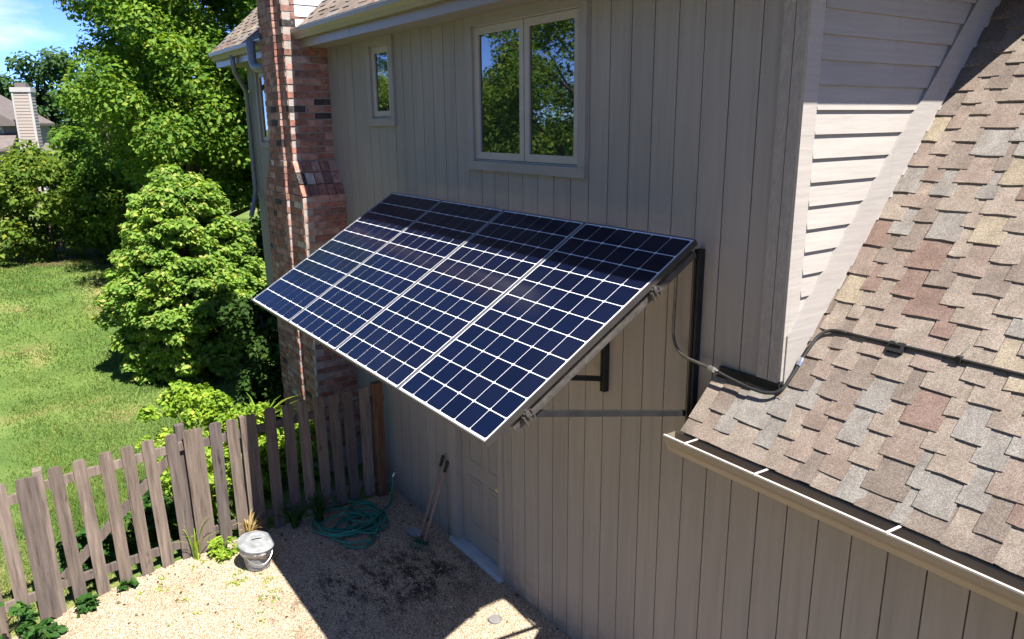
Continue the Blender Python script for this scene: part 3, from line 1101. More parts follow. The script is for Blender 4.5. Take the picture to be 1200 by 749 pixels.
# mounting rack ----------------------------------------------------------
rack = thing('mounting_rack', 'black and grey steel rack holding the solar panels off the wall', 'rack', (-1.9, -0.03, 2.37))
H1, H2 = -0.078, -0.14
for s, nm in ((0.42, 'rail'), (1.50, 'rail')):
    rl = MB()
    rl.obb(pp(-1.92, s, -0.0605), ux, us, un, 2.03, 0.020, 0.020)
    rl.obb(pp(0.118, s, -0.0605), ux, us, un, 0.006, 0.013, 0.013)
    put('rail', rl.mesh('rail', MAT['channel']), rack)
for bx in (-3.65, -2.2, -0.77, 0.075):
    ps = MB()
    ps.box(bx - 0.021, bx - 0.005, -0.052, -0.022, 2.37, 3.54)
    ps.box(bx + 0.005, bx + 0.021, -0.052, -0.022, 2.37, 3.54)
    ps.box(bx - 0.021, bx + 0.021, -0.022, -0.003, 2.37, 3.54)
    put('post', ps.mesh('post', MAT['black_steel']), rack)
    st = MB()
    a, b = pp(bx - 0.012, 0.02, -0.103), pp(bx - 0.012, 1.60, -0.103)
    d = (b - a).normalized()
    st.obb((a + b) / 2, d, ux, un, (b - a).length / 2, 0.0195, 0.020)
    st.obb((a + b) / 2 + ux * 0.0205, d, ux, un, (b - a).length / 2, 0.001, 0.008)
    put('strut', st.mesh('strut', MAT['channel']), rack)
    ar = MB().bar((bx - 0.028, -0.03, 2.46), (bx - 0.028, -1.30, 2.755), 0.026, 0.036)
    put('arm', ar.mesh('arm', MAT['black_steel']), rack)
    for s in (0.42, 1.50):
        cl_ = MB()
        cl_.obb(pp(bx + 0.024, s - 0.03, -0.085), ux, us, un, 0.018, 0.004, 0.03)
        cl_.obb(pp(bx + 0.03, s - 0.012, -0.083), ux, us, un, 0.012, 0.016, 0.003)
        cl_.obb(pp(bx + 0.03, s + 0.03, -0.09), ux, us, un, 0.014, 0.004, 0.03)
        cl_.tube([pp(bx + 0.036, s, -0.12), pp(bx + 0.036, s, -0.03)], 0.006, 8)
        put('clamp', cl_.mesh('clamp', MAT['channel']), rack)
    bo = MB()
    for zz in (2.41, 2.95, 3.50):
        bo.lathe([(0.012, 0), (0.012, 0.008), (0.004, 0.012)], (bx, -0.022, zz), 8, Matrix.Rotation(math.radians(90), 3, 'X'))
    put('bolt', bo.mesh('bolt', MAT['zinc']), rack)

# ------------------------------------------------------------------ conduit
def rz(y):
    return ROOF0 + RS * y


def smoothpath(pts, n=6):
    """Catmull-Rom through the points"""
    P = [Vector(p) for p in pts]
    P = [2 * P[0] - P[1]] + P + [2 * P[-1] - P[-2]]
    out = []
    for i in range(1, len(P) - 2):
        for k in range(n):
            t = k / n
            a, b, c, d = P[i - 1], P[i], P[i + 1], P[i + 2]
            out.append(0.5 * ((2 * b) + (c - a) * t + (2 * a - 5 * b + 4 * c - d) * t * t + (3 * b - a - 3 * c + d) * t ** 3))
    out.append(P[-2])
    return out


con = thing('conduit', 'dark metal conduit running from the panels across the shingled roof', 'conduit', (0.6, 0.1, 2.85))
pth = [(-0.07, -0.07, 3.40), (-0.09, -0.05, 3.25), (-0.098, -0.045, 3.05), (-0.095, -0.045, 2.955), (-0.06, -0.05, 2.885), (0.02, -0.06, 2.845), (0.15, -0.065, 2.832), (0.30, -0.065, 2.818)]
put('pipe', MB().tube(smoothpath(pth), 0.0105, 10).mesh('pipe', MAT['conduit']), con, smooth=True)
fx = [(0.29, -0.065, 2.818), (0.40, -0.066, 2.80), (0.55, -0.066, 2.783), (0.66, -0.058, 2.785), (0.725, -0.02, 2.82), (0.742, 0.06, 2.915), (0.75, 0.16, 3.03), (0.765, 0.235, 3.105), (0.81, 0.275, 3.135), (0.90, 0.285, 3.14)]
put('pipe', MB().tube(smoothpath(fx), 0.010, 10).mesh('pipe', MAT['rubber']), con, smooth=True)['label'] = 'black flexible conduit bend round the corner'
rp = [(0.88, 0.285, 3.14)] + [(0.95 + 0.2 * i, 0.285, 3.138 + 0.002 * math.sin(i)) for i in range(15)]
put('pipe', MB().tube(rp, 0.0085, 10).mesh('pipe', MAT['rubber']), con, smooth=True)
cpl = MB()
cpl.tube([(0.225, -0.066, 2.827), (0.235, -0.066, 2.826), (0.27, -0.066, 2.822), (0.285, -0.066, 2.819)], [0.013, 0.017, 0.017, 0.013], 10)
put('coupling', cpl.mesh('coupling', MAT['zinc']), con)
cpl = MB()
cpl.tube([(0.746, 0.085, 2.945), (0.747, 0.10, 2.965), (0.747, 0.115, 2.985)], [0.0145, 0.016, 0.0145], 10)
put('coupling', cpl.mesh('coupling', MAT['zinc']), con)
for sx in (1.19, 2.3):
    su = MB()
    su.obb((sx, 0.278, rz(0.278) + 0.018), ux, Vector((0, 1, RS)).normalized(), Vector((0, -RS, 1)).normalized(), 0.042, 0.03, 0.016)
    su.obb((sx, 0.278, rz(0.278) + 0.03), ux, (0, 1, 0), (0, 0, 1), 0.03, 0.018, 0.012)
    put('support', su.mesh('support', MAT['black_steel']), con)
    sb = MB()
    sb.obb((sx, 0.285, 3.156), ux, (0, 1, 0), (0, 0, 1), 0.008, 0.016, 0.004)
    sb.tube([(sx, 0.272, 3.14), (sx, 0.272, 3.175)], 0.004, 6)
    put('strap', sb.mesh('strap', MAT['zinc']), con)
cp = MB()
cp.obb((1.505, 0.285, 3.139), ux, (0, 1, 0), (0, 0, 1), 0.012, 0.017, 0.017)
put('clamp', cp.mesh('clamp', MAT['rubber']), con)
cp = MB().bar((1.505, 0.29, 3.145), (1.535, 0.32, 3.215), 0.006, 0.006)
put('strap', cp.mesh('strap', MAT['zinc']), con)

# ------------------------------------------------------------------ fence and gate
FX = -4.5


def zf(y):
    return 1.405 - 0.0145 * (max(-y, 0)) ** 1.9


def picket(mb, y, w, z0, z1, dx=0.0, lean=0.0, rr=random):
    """dog-eared board seen face on along x, thickness along x"""
    hw, c = w / 2, 0.028
    pr = [(-hw, z0), (hw + rr.uniform(-.004, .004), z0 + rr.uniform(-.01, .01)), (hw, z1 - c), (hw - c * 0.45, z1 - c * 0.25), (hw - c, z1 + rr.uniform(-.004, .004)), (-hw + c, z1), (-hw + c * .4, z1 - c * 0.3), (-hw, z1 - c)]
    poly = [(y + a + lean * (b - z0), b) for a, b in pr]
    mb.prism(poly, 0, FX - 0.010 + dx, FX + 0.012 + dx)


fence = thing('picket_fence', 'weathered grey-brown picket fence from the house wall to the gate', 'fence', (FX, -1.2, 0.0))
for i, y in enumerate([-0.36, -0.54, -0.705, -0.875, -1.065, -1.243, -1.441, -1.637, -1.82, -2.01]):
    mb = MB()
    picket(mb, y, 0.116, zg(y) + (0.06 if y > -1.1 else 0.0), zf(y) + random.uniform(-0.012, 0.012), 0.012, random.uniform(-0.012, 0.012))
    put('picket', mb.mesh('picket', MAT['wood']), fence)
for zz in (0.19, 1.19):
    put('rail', MB().bar((FX - 0.03, -0.1, zz + 0.02), (FX - 0.03, -2.28, zz - 0.04), 0.04, 0.085).mesh('rail', MAT['wood']), fence)
mb = MB().box(FX - 0.06, FX + 0.03, -0.245, -0.125, -0.1, 1.41)
put('post', mb.mesh('post', MAT['wood_new']), fence)['label'] = 'newer orange-brown post against the wall'
mb = MB()
mb.box(FX - 0.13, FX - 0.052, -2.36, -2.27, -0.2, 1.385)
put('post', mb.mesh('post', MAT['wood']), fence)
mb = MB()
picket(mb, -2.20, 0.185, zg(-2.2) - 0.02, 1.345, 0.014, -0.01)
put('picket', mb.mesh('picket', MAT['wood']), fence)
mb = MB()
mb.box(FX - 0.05, FX + 0.03, -1.745, -1.70, -0.05, zf(-1.7) - 0.01)
put('post', mb.mesh('post', MAT['wood']), fence)

gate = thing('picket_gate', 'weathered picket gate with a diagonal brace, left of the can', 'gate', (FX, -2.95, -0.15))
for y in (-2.395, -2.593, -2.785, -2.985, -3.19, -3.39):
    mb = MB()
    picket(mb, y, 0.114, zg(y) + 0.0, zf(y) + random.uniform(-0.012, 0.012), 0.0, -0.02 + random.uniform(-0.008, 0.008))
    put('picket', mb.mesh('picket', MAT['wood']), gate)
put('rail', MB().bar((FX - 0.030, -2.31, 1.175), (FX - 0.030, -3.52, 1.10), 0.038, 0.085).mesh('rail', MAT['wood']), gate)
put('rail', MB().bar((FX - 0.030, -2.31, 0.12), (FX - 0.030, -3.55, 0.06), 0.038, 0.085).mesh('rail', MAT['wood']), gate)
put('brace', MB().bar((FX - 0.031, -2.40, 1.12), (FX - 0.031, -3.50, 0.12), 0.036, 0.085).mesh('brace', MAT['wood']), gate)

end = thing('picket_fence', 'wide fence post and last picket at the left edge beyond the gate', 'fence', (FX, -3.8, -0.3))
mb = MB()
picket(mb, -3.655, 0.175, zg(-3.65) - 0.05, 1.235, 0.03, 0.0)
put('picket', mb.mesh('picket', MAT['wood']), end)
mb = MB().box(FX - 0.10, FX + 0.015, -3.60, -3.525, -0.4, 1.265)
put('post', mb.mesh('post', MAT['wood']), end)
for y in (-3.85, -4.05, -4.25):
    mb = MB()
    picket(mb, y, 0.114, zg(y) - 0.02, zf(y), 0.0, -0.015)
    put('picket', mb.mesh('picket', MAT['wood']), end)
for zz in (0.0, 1.02):
    put('rail', MB().bar((FX - 0.033, -3.58, zz + 0.03), (FX - 0.033, -4.6, zz - 0.05), 0.038, 0.085).mesh('rail', MAT['wood']), end)

# ------------------------------------------------------------------ small can with lid
BC = Vector((-3.87, -1.86, zg(-1.86) + 0.008))
can = thing('metal_can', 'small galvanised can with a lid and white bag, by the fence', 'can', tuple(BC))
prof = [(0.115, 0.0)]
for i in range(9):
    zz = 0.015 + i * 0.025
    prof += [(0.118 + 0.0035 * i, zz), (0.122 + 0.0035 * i, zz + 0.012)]
put('body', MB().lathe(prof, BC, 28).mesh('body', MAT['galv']), can, smooth=True)
rot = Matrix.Rotation(math.radians(-7), 3, 'X') @ Matrix.Rotation(math.radians(9), 3, 'Y')
bagm = MB()
bp = []
for ring, (r, z) in enumerate(((0.146, 0.215), (0.158, 0.172), (0.166, 0.215), (0.158, 0.245))):
    for k in range(32):
        a = 2 * math.pi * k / 32
        q = 1 + (0.05 * math.sin(5 * a + ring) + 0.035 * math.sin(11 * a)) * (1 if ring in (1, 2) else 0.2)
        zz = z - (0.03 * max(0, math.sin(2 * a + 0.6)) if ring == 1 else 0)
        bp.append(Vector((r * q * math.cos(a), r * q * math.sin(a), zz)) + BC)
bagm.add(bp, [(r * 32 + k, r * 32 + (k + 1) % 32, (r + 1) * 32 + (k + 1) % 32, (r + 1) * 32 + k) for r in range(3) for k in range(32)])
put('bag_rim', bagm.mesh('bag_rim', MAT['bag']), can, smooth=True)
lidp = [(0.177, -0.02), (0.182, -0.018), (0.183, 0.0), (0.176, 0.008), (0.165, 0.004), (0.150, 0.012), (0.11, 0.022), (0.105, 0.018), (0.06, 0.026), (0.01, 0.03)]
lid = put('lid', MB().lathe(lidp, BC + Vector((0, 0, 0.268)), 32, rot).mesh('lid', MAT['galv']), can, smooth=True)
hd = MB().tube([BC + Vector((0, 0, 0.268)) + rot @ Vector(p) for p in ((0, -0.05, 0.024), (0, -0.045, 0.045), (0, 0, 0.05), (0, 0.045, 0.045), (0, 0.05, 0.024))], 0.007, 8)
put('handle', hd.mesh('handle', MAT['galv']), lid)
hp = [BC + Vector((0.152 * math.cos(a) + 0.006 * math.cos(a), 0.152 * math.sin(a), 0.19 - 0.10 * math.sin((a + 1.2) / 2.4 * math.pi))) for a in [-1.2 + 2.4 * i / 12 for i in range(13)]]
put('bail', MB().tube(hp, 0.004, 6).mesh('bail', MAT['zinc']), can)

# ------------------------------------------------------------------ hose, tools, drain lid
rh = random.Random(9)
pts = []
cx, cy, r = -4.02, -0.66, 0.30
for i in range(9 * 22):
    a = 2 * math.pi * i / 22
    lp = i // 22
    if i % 22 == 0:
        cx2, cy2, r2_, ex = -3.98 + rh.uniform(-0.3, 0.28), -0.68 + rh.uniform(-0.26, 0.2), rh.uniform(0.16, 0.40), rh.uniform(0.6, 1.35)
    cx += (cx2 - cx) * 0.2
    cy += (cy2 - cy) * 0.2
    r += (r2_ - r) * 0.2
    pts.append((cx + r * ex ** 0.5 * math.cos(a), cy + r * math.sin(a), zg(cy) + 0.022 + 0.007 * lp + 0.006 * math.sin(3 * a + lp)))
x0, y0, _ = pts[-1]
loop2 = [(-3.72 + 0.19 * math.cos(t), -0.86 + 0.15 * math.sin(t), 0.012) for t in [1.9 + 2 * math.pi * i / 14 for i in range(14)]]
tail = [(-4.1, -0.30, 0.06), (-4.3, -0.16, 0.04), (-4.36, -0.125, 0.10), (-4.36, -0.115, 0.25)]
hose = put('garden_hose', MB().tube(smoothpath(loop2 + pts + tail, 2), 0.0125, 8).mesh('garden_hose', MAT['hose']), smooth=True)
tag(hose, 'coiled teal green garden hose on the shaded gravel', 'hose')


def tool(name, label, top, bot, head):
    t = thing(name, label, 'garden tool', bot)
    a, b = Vector(top), Vector(bot)
    d = (b - a).normalized()
    put('handle', MB().tube([a + d * 0.10, b], [0.013, 0.014], 8).mesh('handle', MAT['handle']), t, smooth=True)
    put('grip', MB().tube([a, a + d * 0.01, a + d * 0.12], [0.012, 0.018, 0.018], 10).mesh('grip', MAT['grip']), t, smooth=True)
    hm = MB()
    if head == 'blade':
        # shallow spade blade lying toward the fence
        n = 6
        vs, fs = [], []
        for i in range(n + 1):
            u = i / n
            w = 0.075 * (1 - 0.25 * u ** 3)
            for k in range(5):
                v = -1 + k / 2
                vs.append(b + Vector((-0.24 * u, -0.02 * u + w * v, 0.03 - 0.02 * u + 0.012 * v * v)))
        fs = [(i * 5 + k, i * 5 + k + 1, (i + 1) * 5 + k + 1, (i + 1) * 5 + k) for i in range(n) for k in range(4)]
        top_n = len(vs)
        vs += [p - Vector((0, 0, 0.004)) for p in vs]
        fs += [tuple(x + top_n for x in f[::-1]) for f in fs]
        hm.add(vs, fs)
        hm.tube([b + Vector((0.01, 0, 0.05)), b + Vector((-0.05, 0, 0.03))], [0.018, 0.012], 8)
        put('blade', hm.mesh('blade', MAT['tool_steel']), t, smooth=True)
    else:
        hm.bar(b + Vector((-0.07, -0.04, 0.035)), b + Vector((0.07, 0.02, 0.035)), 0.02, 0.02)
        for i in range(6):
            p = b + Vector((-0.07 + 0.028 * i, -0.04 + 0.012 * i, 0.035))
            hm.tube([p, p + Vector((0.02, -0.06, 0.02)), p + Vector((0.03, -0.10, -0.025))], [0.006, 0.006, 0.004], 6)
        hm.tube([b + Vector((0, 0, 0.06)), b + Vector((0, -0.01, 0.03))], 0.016, 8)
        put('tines', hm.mesh('tines', MAT['tool_green']), t)


tool('hand_spade', 'long handled spade with grey blade leaning left of the door', (-3.245, -0.035, 0.93), (-3.34, -0.30, 0.0), 'blade')
tool('hand_rake', 'long handled rake with green tines leaning nearest the door', (-3.155, -0.035, 0.90), (-3.21, -0.33, 0.0), 'tines')
dl = MB().lathe([(0.062, 0.0), (0.062, 0.016), (0.055, 0.022), (0.05, 0.018), (0.002, 0.02)], (-1.752, -0.391, zg(-0.4) + 0.004), 24)
tag(put('drain_cap', dl.mesh('drain_cap', MAT['lid'])), 'small round grey drain cap in the lit patch of gravel', 'drain cap')


# ------------------------------------------------------------------ foliage
def leaf_cloud(C, R, n, size, up=0.6, flat=0.75, out=None, sd=0.3, droop=0.0):
    """n leaves spread through clumps (centres C, radii R); returns verts, tri loops"""
    C, R = np.asarray(C, float), np.asarray(R, float)
    p = R ** 2 / (R ** 2).sum()
    k = RNG.choice(len(R), n, p=p)
    d = RNG.normal(size=(n, 3))
    d /= np.linalg.norm(d, axis=1)[:, None]
    u = RNG.random(n) ** 0.42
    off = d * (R[k] * u)[:, None]
    off[:, 2] *= flat
    P = C[k] + off
    nr = d * 0.55 + RNG.normal(size=(n, 3)) * 0.45
    nr[:, 2] += up
    nr /= np.linalg.norm(nr, axis=1)[:, None]
    t = RNG.normal(size=(n, 3))
    if out is not None:
        o = P - np.asarray(out)
        o[:, 2] = -np.abs(o[:, 2]) * droop
        t = t * 0.6 + o / np.maximum(np.linalg.norm(o, axis=1), 1e-3)[:, None]
    t -= nr * (t * nr).sum(1)[:, None]
    t /= np.linalg.norm(t, axis=1)[:, None]
    b = np.cross(nr, t)
    s = size * (1 + sd * RNG.normal(size=n)).clip(0.45, 1.9)
    s = s[:, None]
    fold = 0.16 * s * nr
    V = np.empty((n, 6, 3))
    V[:, 0] = P - t * s * 0.5
    V[:, 1] = P + b * s * 0.34 - t * s * 0.08 + fold
    V[:, 2] = P + b * s * 0.20 + t * s * 0.28 + fold * 0.6
    V[:, 3] = P + t * s * 0.52
    V[:, 4] = P - b * s * 0.20 + t * s * 0.28 + fold * 0.6
    V[:, 5] = P - b * s * 0.34 - t * s * 0.08 + fold
    idx = np.array([[0, 1, 2, 3], [0, 3, 4, 5]])
    Lp = (np.arange(n)[:, None, None] * 6 + idx[None]).ravel()
    return V.reshape(-1, 3), Lp


def crown_clumps(c, rx, ry, rz_, n, rmin, rmax, seed, inner=0.45, low=-1.0, lump=0.18, taper=0.0):
    rg = np.random.default_rng(seed)
    C, R = [], []
    ph = rg.uniform(0, 6.28, 6)
    while len(C) < n:
        d = rg.normal(size=3)
        d /= np.linalg.norm(d)
        if d[2] < low:
            continue
        a = math.atan2(d[1], d[0])
        l = 1 + lump * (math.sin(3 * a + ph[0] + 2 * d[2]) * 0.6 + math.sin(5 * a + ph[1] + 5 * d[2]) * 0.5 + math.sin(7 * d[2] + ph[2]) * 0.5)
        f = (inner + (1 - inner) * rg.random() ** 0.5) * l
        w = 1 - taper * max(d[2], -0.6)
        C.append((c[0] + d[0] * rx * f * w, c[1] + d[1] * ry * f * w, c[2] + d[2] * rz_ * f))
        R.append(rg.uniform(rmin, rmax))
    return np.array(C), np.array(R)


def trunk_mesh(base, top, r0, r1, limbs, seed, mat):
    rg = random.Random(seed)
    mb = MB()
    b, t = Vector(base), Vector(top)
    pts = [b.lerp(t, i / 6) + Vector((rg.uniform(-.06, .06), rg.uniform(-.06, .06), 0)) * (r0 / 0.15) * (i > 0) for i in range(7)]
    rads = [r0 * (1.25 if i == 0 else 1) + (r1 - r0) * i / 6 for i in range(7)]
    mb.tube(pts, rads, 9)
    for e_ in limbs:
        e_ = Vector(e_)
        h = min(max((e_.z - b.z) / max((t.z - b.z), 0.1) - 0.28, 0.12), 0.95)
        i = int(h * 6)
        s = pts[i].lerp(pts[min(i + 1, 6)], h * 6 - i)
        mid = s.lerp(e_, 0.5) + Vector((rg.uniform(-.1, .1), rg.uniform(-.1, .1), 0.12)) * (s - e_).length * 0.25
        rr_ = max(rads[i] * 0.45, 0.008)
        mb.tube([s, mid, e_], [rr_, rr_ * 0.6, rr_ * 0.15], 6)
    return mb.mesh('trunk', mat)


def plant(name, label, cat, base, clumps, n, size, mat, trunk=None, seed=1, group=None, up=0.6, flat=0.75, droop=0.4, crown='crown', stem='trunk', nl=14, cc=None):
    t = thing(name, label, cat, base, group)
    C, R = clumps
    V, Lp = leaf_cloud(C, R, n, size, up, flat, cc if cc is not None else C.mean(0), droop=droop)
    put(crown, np_mesh(crown, V, Lp, 4, mat), t)
    if trunk:
        r0, r1, top = trunk
        rg = random.Random(seed)
        ids = rg.sample(range(len(C)), min(nl, len(C)))
        put(stem, trunk_mesh(base, top, r0, r1, [C[i] for i in ids], seed, MAT['bark']), t, smooth=True)
    return t


# the big maple behind the lawn
mc = crown_clumps((-21.5, 2.35, 6.1), 4.6, 3.3, 5.6, 330, 0.45, 0.95, 5, 0.36, -0.95, 0.18)
plant('maple_tree', 'tall broad maple tree filling the sky behind the lawn, left of the chimney', 'tree', (-21.5, 1.6, zg(1.6, -21.5)), mc, 140000, 0.125, LEAF['maple'], (0.24, 0.08, (-21.3, 1.9, 9.5)), 2, droop=0.6, nl=30)
mc = crown_clumps((-16.5, 5.4, 6.0), 3.6, 3.4, 6.0, 190, 0.5, 1.0, 15, 0.36, -0.95, 0.2)
plant('maple_tree', 'shadowed maple tree close behind the far corner of the house', 'tree', (-16.5, 5.4, zg(5, -16.5)), mc, 75000, 0.13, LEAF['maple'], (0.2, 0.06, (-16.5, 5.4, 9.0)), 3, droop=0.6, nl=20)
# the rounded shrub on the lawn
bc = crown_clumps((-14.0, -0.24, 0.95), 1.45, 1.42, 2.28, 640, 0.16, 0.32, 8, 0.66, -0.95, 0.12, 0.22)
plant('viburnum_bush', 'rounded bright green bush with yellowish tips on the lawn before the chimney', 'bush', (-14.0, -0.24, zg(-0.2, -14.0)), bc, 90000, 0.10, LEAF['bush'], (0.06, 0.02, (-14.0, -0.24, 2.4)), 4, up=0.9, flat=0.55, droop=0.7, nl=40)
# dark evergreen in the shade between bush and chimney
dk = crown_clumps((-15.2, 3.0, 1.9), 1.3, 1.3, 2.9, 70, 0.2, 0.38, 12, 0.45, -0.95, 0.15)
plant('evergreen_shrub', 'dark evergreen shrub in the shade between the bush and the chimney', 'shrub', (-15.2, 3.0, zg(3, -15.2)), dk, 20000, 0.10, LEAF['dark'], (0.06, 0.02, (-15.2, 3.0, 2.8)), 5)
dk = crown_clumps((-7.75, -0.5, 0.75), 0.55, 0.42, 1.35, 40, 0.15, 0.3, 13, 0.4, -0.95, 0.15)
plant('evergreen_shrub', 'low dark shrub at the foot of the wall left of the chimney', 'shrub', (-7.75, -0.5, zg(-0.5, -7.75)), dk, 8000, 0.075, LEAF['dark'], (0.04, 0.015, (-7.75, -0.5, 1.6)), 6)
# hedge shrubs at the far side of the lawn
for i, (x, y, rx, ry, h, lab, k) in enumerate((
        (-27.0, -3.9, 2.1, 1.6, 3.7, 'yellow-green shrub at the far left edge of the lawn', 'hedge'),
        (-26.5, -1.9, 1.9, 1.5, 3.6, 'round green shrub beyond the lawn below the neighbour chimney', 'hedge'),
        (-25.5, -0.3, 1.5, 1.2, 3.5, 'pale green shrub beyond the lawn at the left foot of the big maple', 'maple'),
        (-23.8, 0.9, 1.3, 1.2, 2.2, 'low shrub in shade under the big maple', 'hedge'))):
    cl2 = crown_clumps((x, y, h * 0.5 + zg(y, x)), rx, ry, h * 0.52, 70, 0.3, 0.6, 30 + i, 0.5, -0.95, 0.15)
    plant('hedge_shrub', lab, 'shrub', (x, y, zg(y, x)), cl2, 11000, 0.14, LEAF[k], (0.08, 0.03, (x, y, h * 0.8)), 20 + i, 'shrubs beyond the lawn')
cl2 = crown_clumps((-31.0, 0.8, 2.9), 2.2, 1.8, 3.0, 60, 0.35, 0.7, 44, 0.5, -0.95, 0.2)
plant('young_tree', 'bright young tree between the neighbour house and the maple', 'tree', (-31.0, 0.8, zg(0)), cl2, 9000, 0.18, LEAF['maple'], (0.1, 0.03, (-31, 0.8, 4.6)), 27)
# far trees
for i, (x, y, r, h, lab) in enumerate((
        (-66, -5.0, 4.2, 9.2, 'distant tree behind the neighbour house at the left edge'),
        (-70, 1.8, 4.6, 9.4, 'distant bushy tree right behind the neighbour chimney'),
        (-64, 6.5, 4.0, 8.4, 'distant tree between the neighbour house and the maple crown'),
        (-58, 11.5, 4.0, 9.5, 'distant tree hidden mostly behind the maple crown'))):
    cl2 = crown_clumps((x, y, h * 0.54), r, r, h * 0.48, 70, 0.8, 1.5, 50 + i, 0.5, -0.95, 0.22)
    plant('distant_tree', lab, 'tree', (x, y, zg(y, x)), cl2, 11000, 0.34, LEAF['far'], (0.2, 0.06, (x, y, h * 0.8)), 60 + i, 'distant trees behind the neighbour house')

# plants behind and along the fence
for i, (x, y, r, h, lab, k, n) in enumerate((
        (-6.3, -1.95, 0.58, 1.45, 'lime green leafy shrub behind the fence, nearest the bush', 'lime', 4500),
        (-5.75, -1.45, 0.5, 1.1, 'lime green perennial behind the fence above the can', 'lime', 3600),
        (-5.6, -0.85, 0.42, 0.85, 'lime green perennial behind the fence at the chimney foot', 'lime', 3000),
        (-5.35, -2.1, 0.36, 0.72, 'low lime perennial behind the wide fence post', 'lime', 2200),
        (-5.2, -2.55, 0.28, 0.42, 'low green clump behind the right half of the gate', 'ivy', 1200),
        (-5.1, -3.2, 0.30, 0.36, 'low green clump behind the left half of the gate', 'ivy', 1400))):
    cl2 = crown_clumps((x, y, zg(y, x) + h * 0.5), r, r, h * 0.5, 40, 0.08, 0.18, 80 + i, 0.4, -0.98, 0.15)
    plant('garden_plant', lab, 'plant', (x, y, zg(y, x)), cl2, n, 0.062, LEAF[k], (0.012, 0.005, (x, y, zg(y, x) + h * 0.7)), 90 + i, 'plants behind the fence', nl=24, stem='stem', crown='foliage')


def blades(base, n, h, spread, mat, name, label, cat, w=0.012, seed=0, group=None):
    """arching strap leaves from one crown"""
    rg = random.Random(seed)
    mb = MB()
    for i in range(n):
        a = rg.uniform(0, 6.283)
        hh = h * rg.uniform(0.6, 1.1)
        sp_ = spread * rg.uniform(0.4, 1.1)
        d = Vector((math.cos(a), math.sin(a), 0))
        s_ = Vector((-d.y, d.x, 0))
        b = Vector(base) + d * rg.uniform(0, 0.04)
        prev, vs, fs = None, [], []
        for j in range(6):
            u = j / 5
            p = b + d * sp_ * u * u + Vector((0, 0, hh * (1.55 * u - 0.75 * u * u)))
            ww = w * (1 - u ** 2.2) + 0.0008
            vs += [p - s_ * ww, p + s_ * ww]
        fs = [(2 * j, 2 * j + 1, 2 * j + 3, 2 * j + 2) for j in range(5)]
        mb.add(vs, fs)
    return tag(put(name, mb.mesh(name, mat)), label, cat, group)


blades((-5.9, -1.15, zg(-1, -5.9) + 0.4), 46, 0.75, 0.5, LEAF['lime'], 'daylily', 'tall arching strap-leaved plant behind the fence against the chimney', 'plant', 0.014, 1)
blades((-4.36, -1.02, zg(-1)), 40, 0.42, 0.32, LEAF['ivy'], 'grass_clump', 'dark grass clump at the shaded fence foot beside the hose', 'plant', 0.008, 2)
blades((-4.38, -1.30, zg(-1.3)), 34, 0.36, 0.28, LEAF['ivy'], 'grass_clump', 'dark grass clump at the shaded fence foot right of the can', 'plant', 0.008, 3)
blades((-4.36, -1.80, zg(-1.8)), 26, 0.40, 0.22, LEAF['dry'], 'dry_stalks', 'dry tan stalks at the fence foot behind the can', 'plant', 0.010, 4)
blades((-4.40, -2.33, zg(-2.3)), 14, 0.5, 0.2, LEAF['lime'], 'grass_clump', 'thin bright grass stems at the wide fence board', 'plant', 0.006, 5)
for i, (x, y, r, h, n, k, lab) in enumerate((
        (-4.27, -2.08, 0.15, 0.20, 420, 'lime', 'bright green leafy weed at the fence foot left of the can'),
        (-4.36, -3.34, 0.08, 0.11, 60, 'ivy', 'small green weed growing under the gate'),
        (-4.40, -3.0, 0.06, 0.07, 40, 'ivy', 'tiny weed at the gate foot'),
        (-4.12, -3.98, 0.26, 0.62, 420, 'ivy', 'dark big-leaved creeper at the lower left corner'),
        (-4.22, -3.72, 0.12, 0.16, 90, 'ivy', 'low creeper beside the wide post at the lower left'))):
    cl2 = crown_clumps((x, y, zg(y, x) + h * 0.5), r, r, h * 0.5, 16, 0.03, 0.08, 120 + i, 0.4, -0.98, 0.15)
    plant('weed', lab, 'plant', (x, y, zg(y, x)), cl2, n, 0.05 if k == 'lime' else 0.075, LEAF[k], (0.006, 0.003, (x, y, zg(y, x) + h * 0.7)), 140 + i, 'weeds along the fence', nl=10, stem='stem', crown='foliage', up=1.0)

# creeping weeds scattered over the gravel: nobody could count them
C, R = [], []
rg = random.Random(77)
for (x, y, s, n) in ((-3.75, -1.98, 0.25, 16), (-3.3, -1.9, 0.35, 10), (-4.15, -2.7, 0.3, 10), (-3.3, -2.6, 0.6, 10), (-4.3, -2.2, 0.15, 8)):
    for _ in range(n):
        C.append((x + rg.gauss(0, s * 0.5), y + rg.gauss(0, s * 0.5), 0))
        C[-1] = (C[-1][0], C[-1][1], zg(C[-1][1]) + 0.015)
        R.append(rg.uniform(0.02, 0.06))
V, Lp = leaf_cloud(C, R, 700, 0.015, 0.8, 0.3)
o = tag(put('creeping_weeds', np_mesh('creeping_weeds', V, Lp, 4, LEAF['lime'])), 'sparse tiny weeds growing through the sunlit gravel', 'weeds')
o['kind'] = 'stuff'

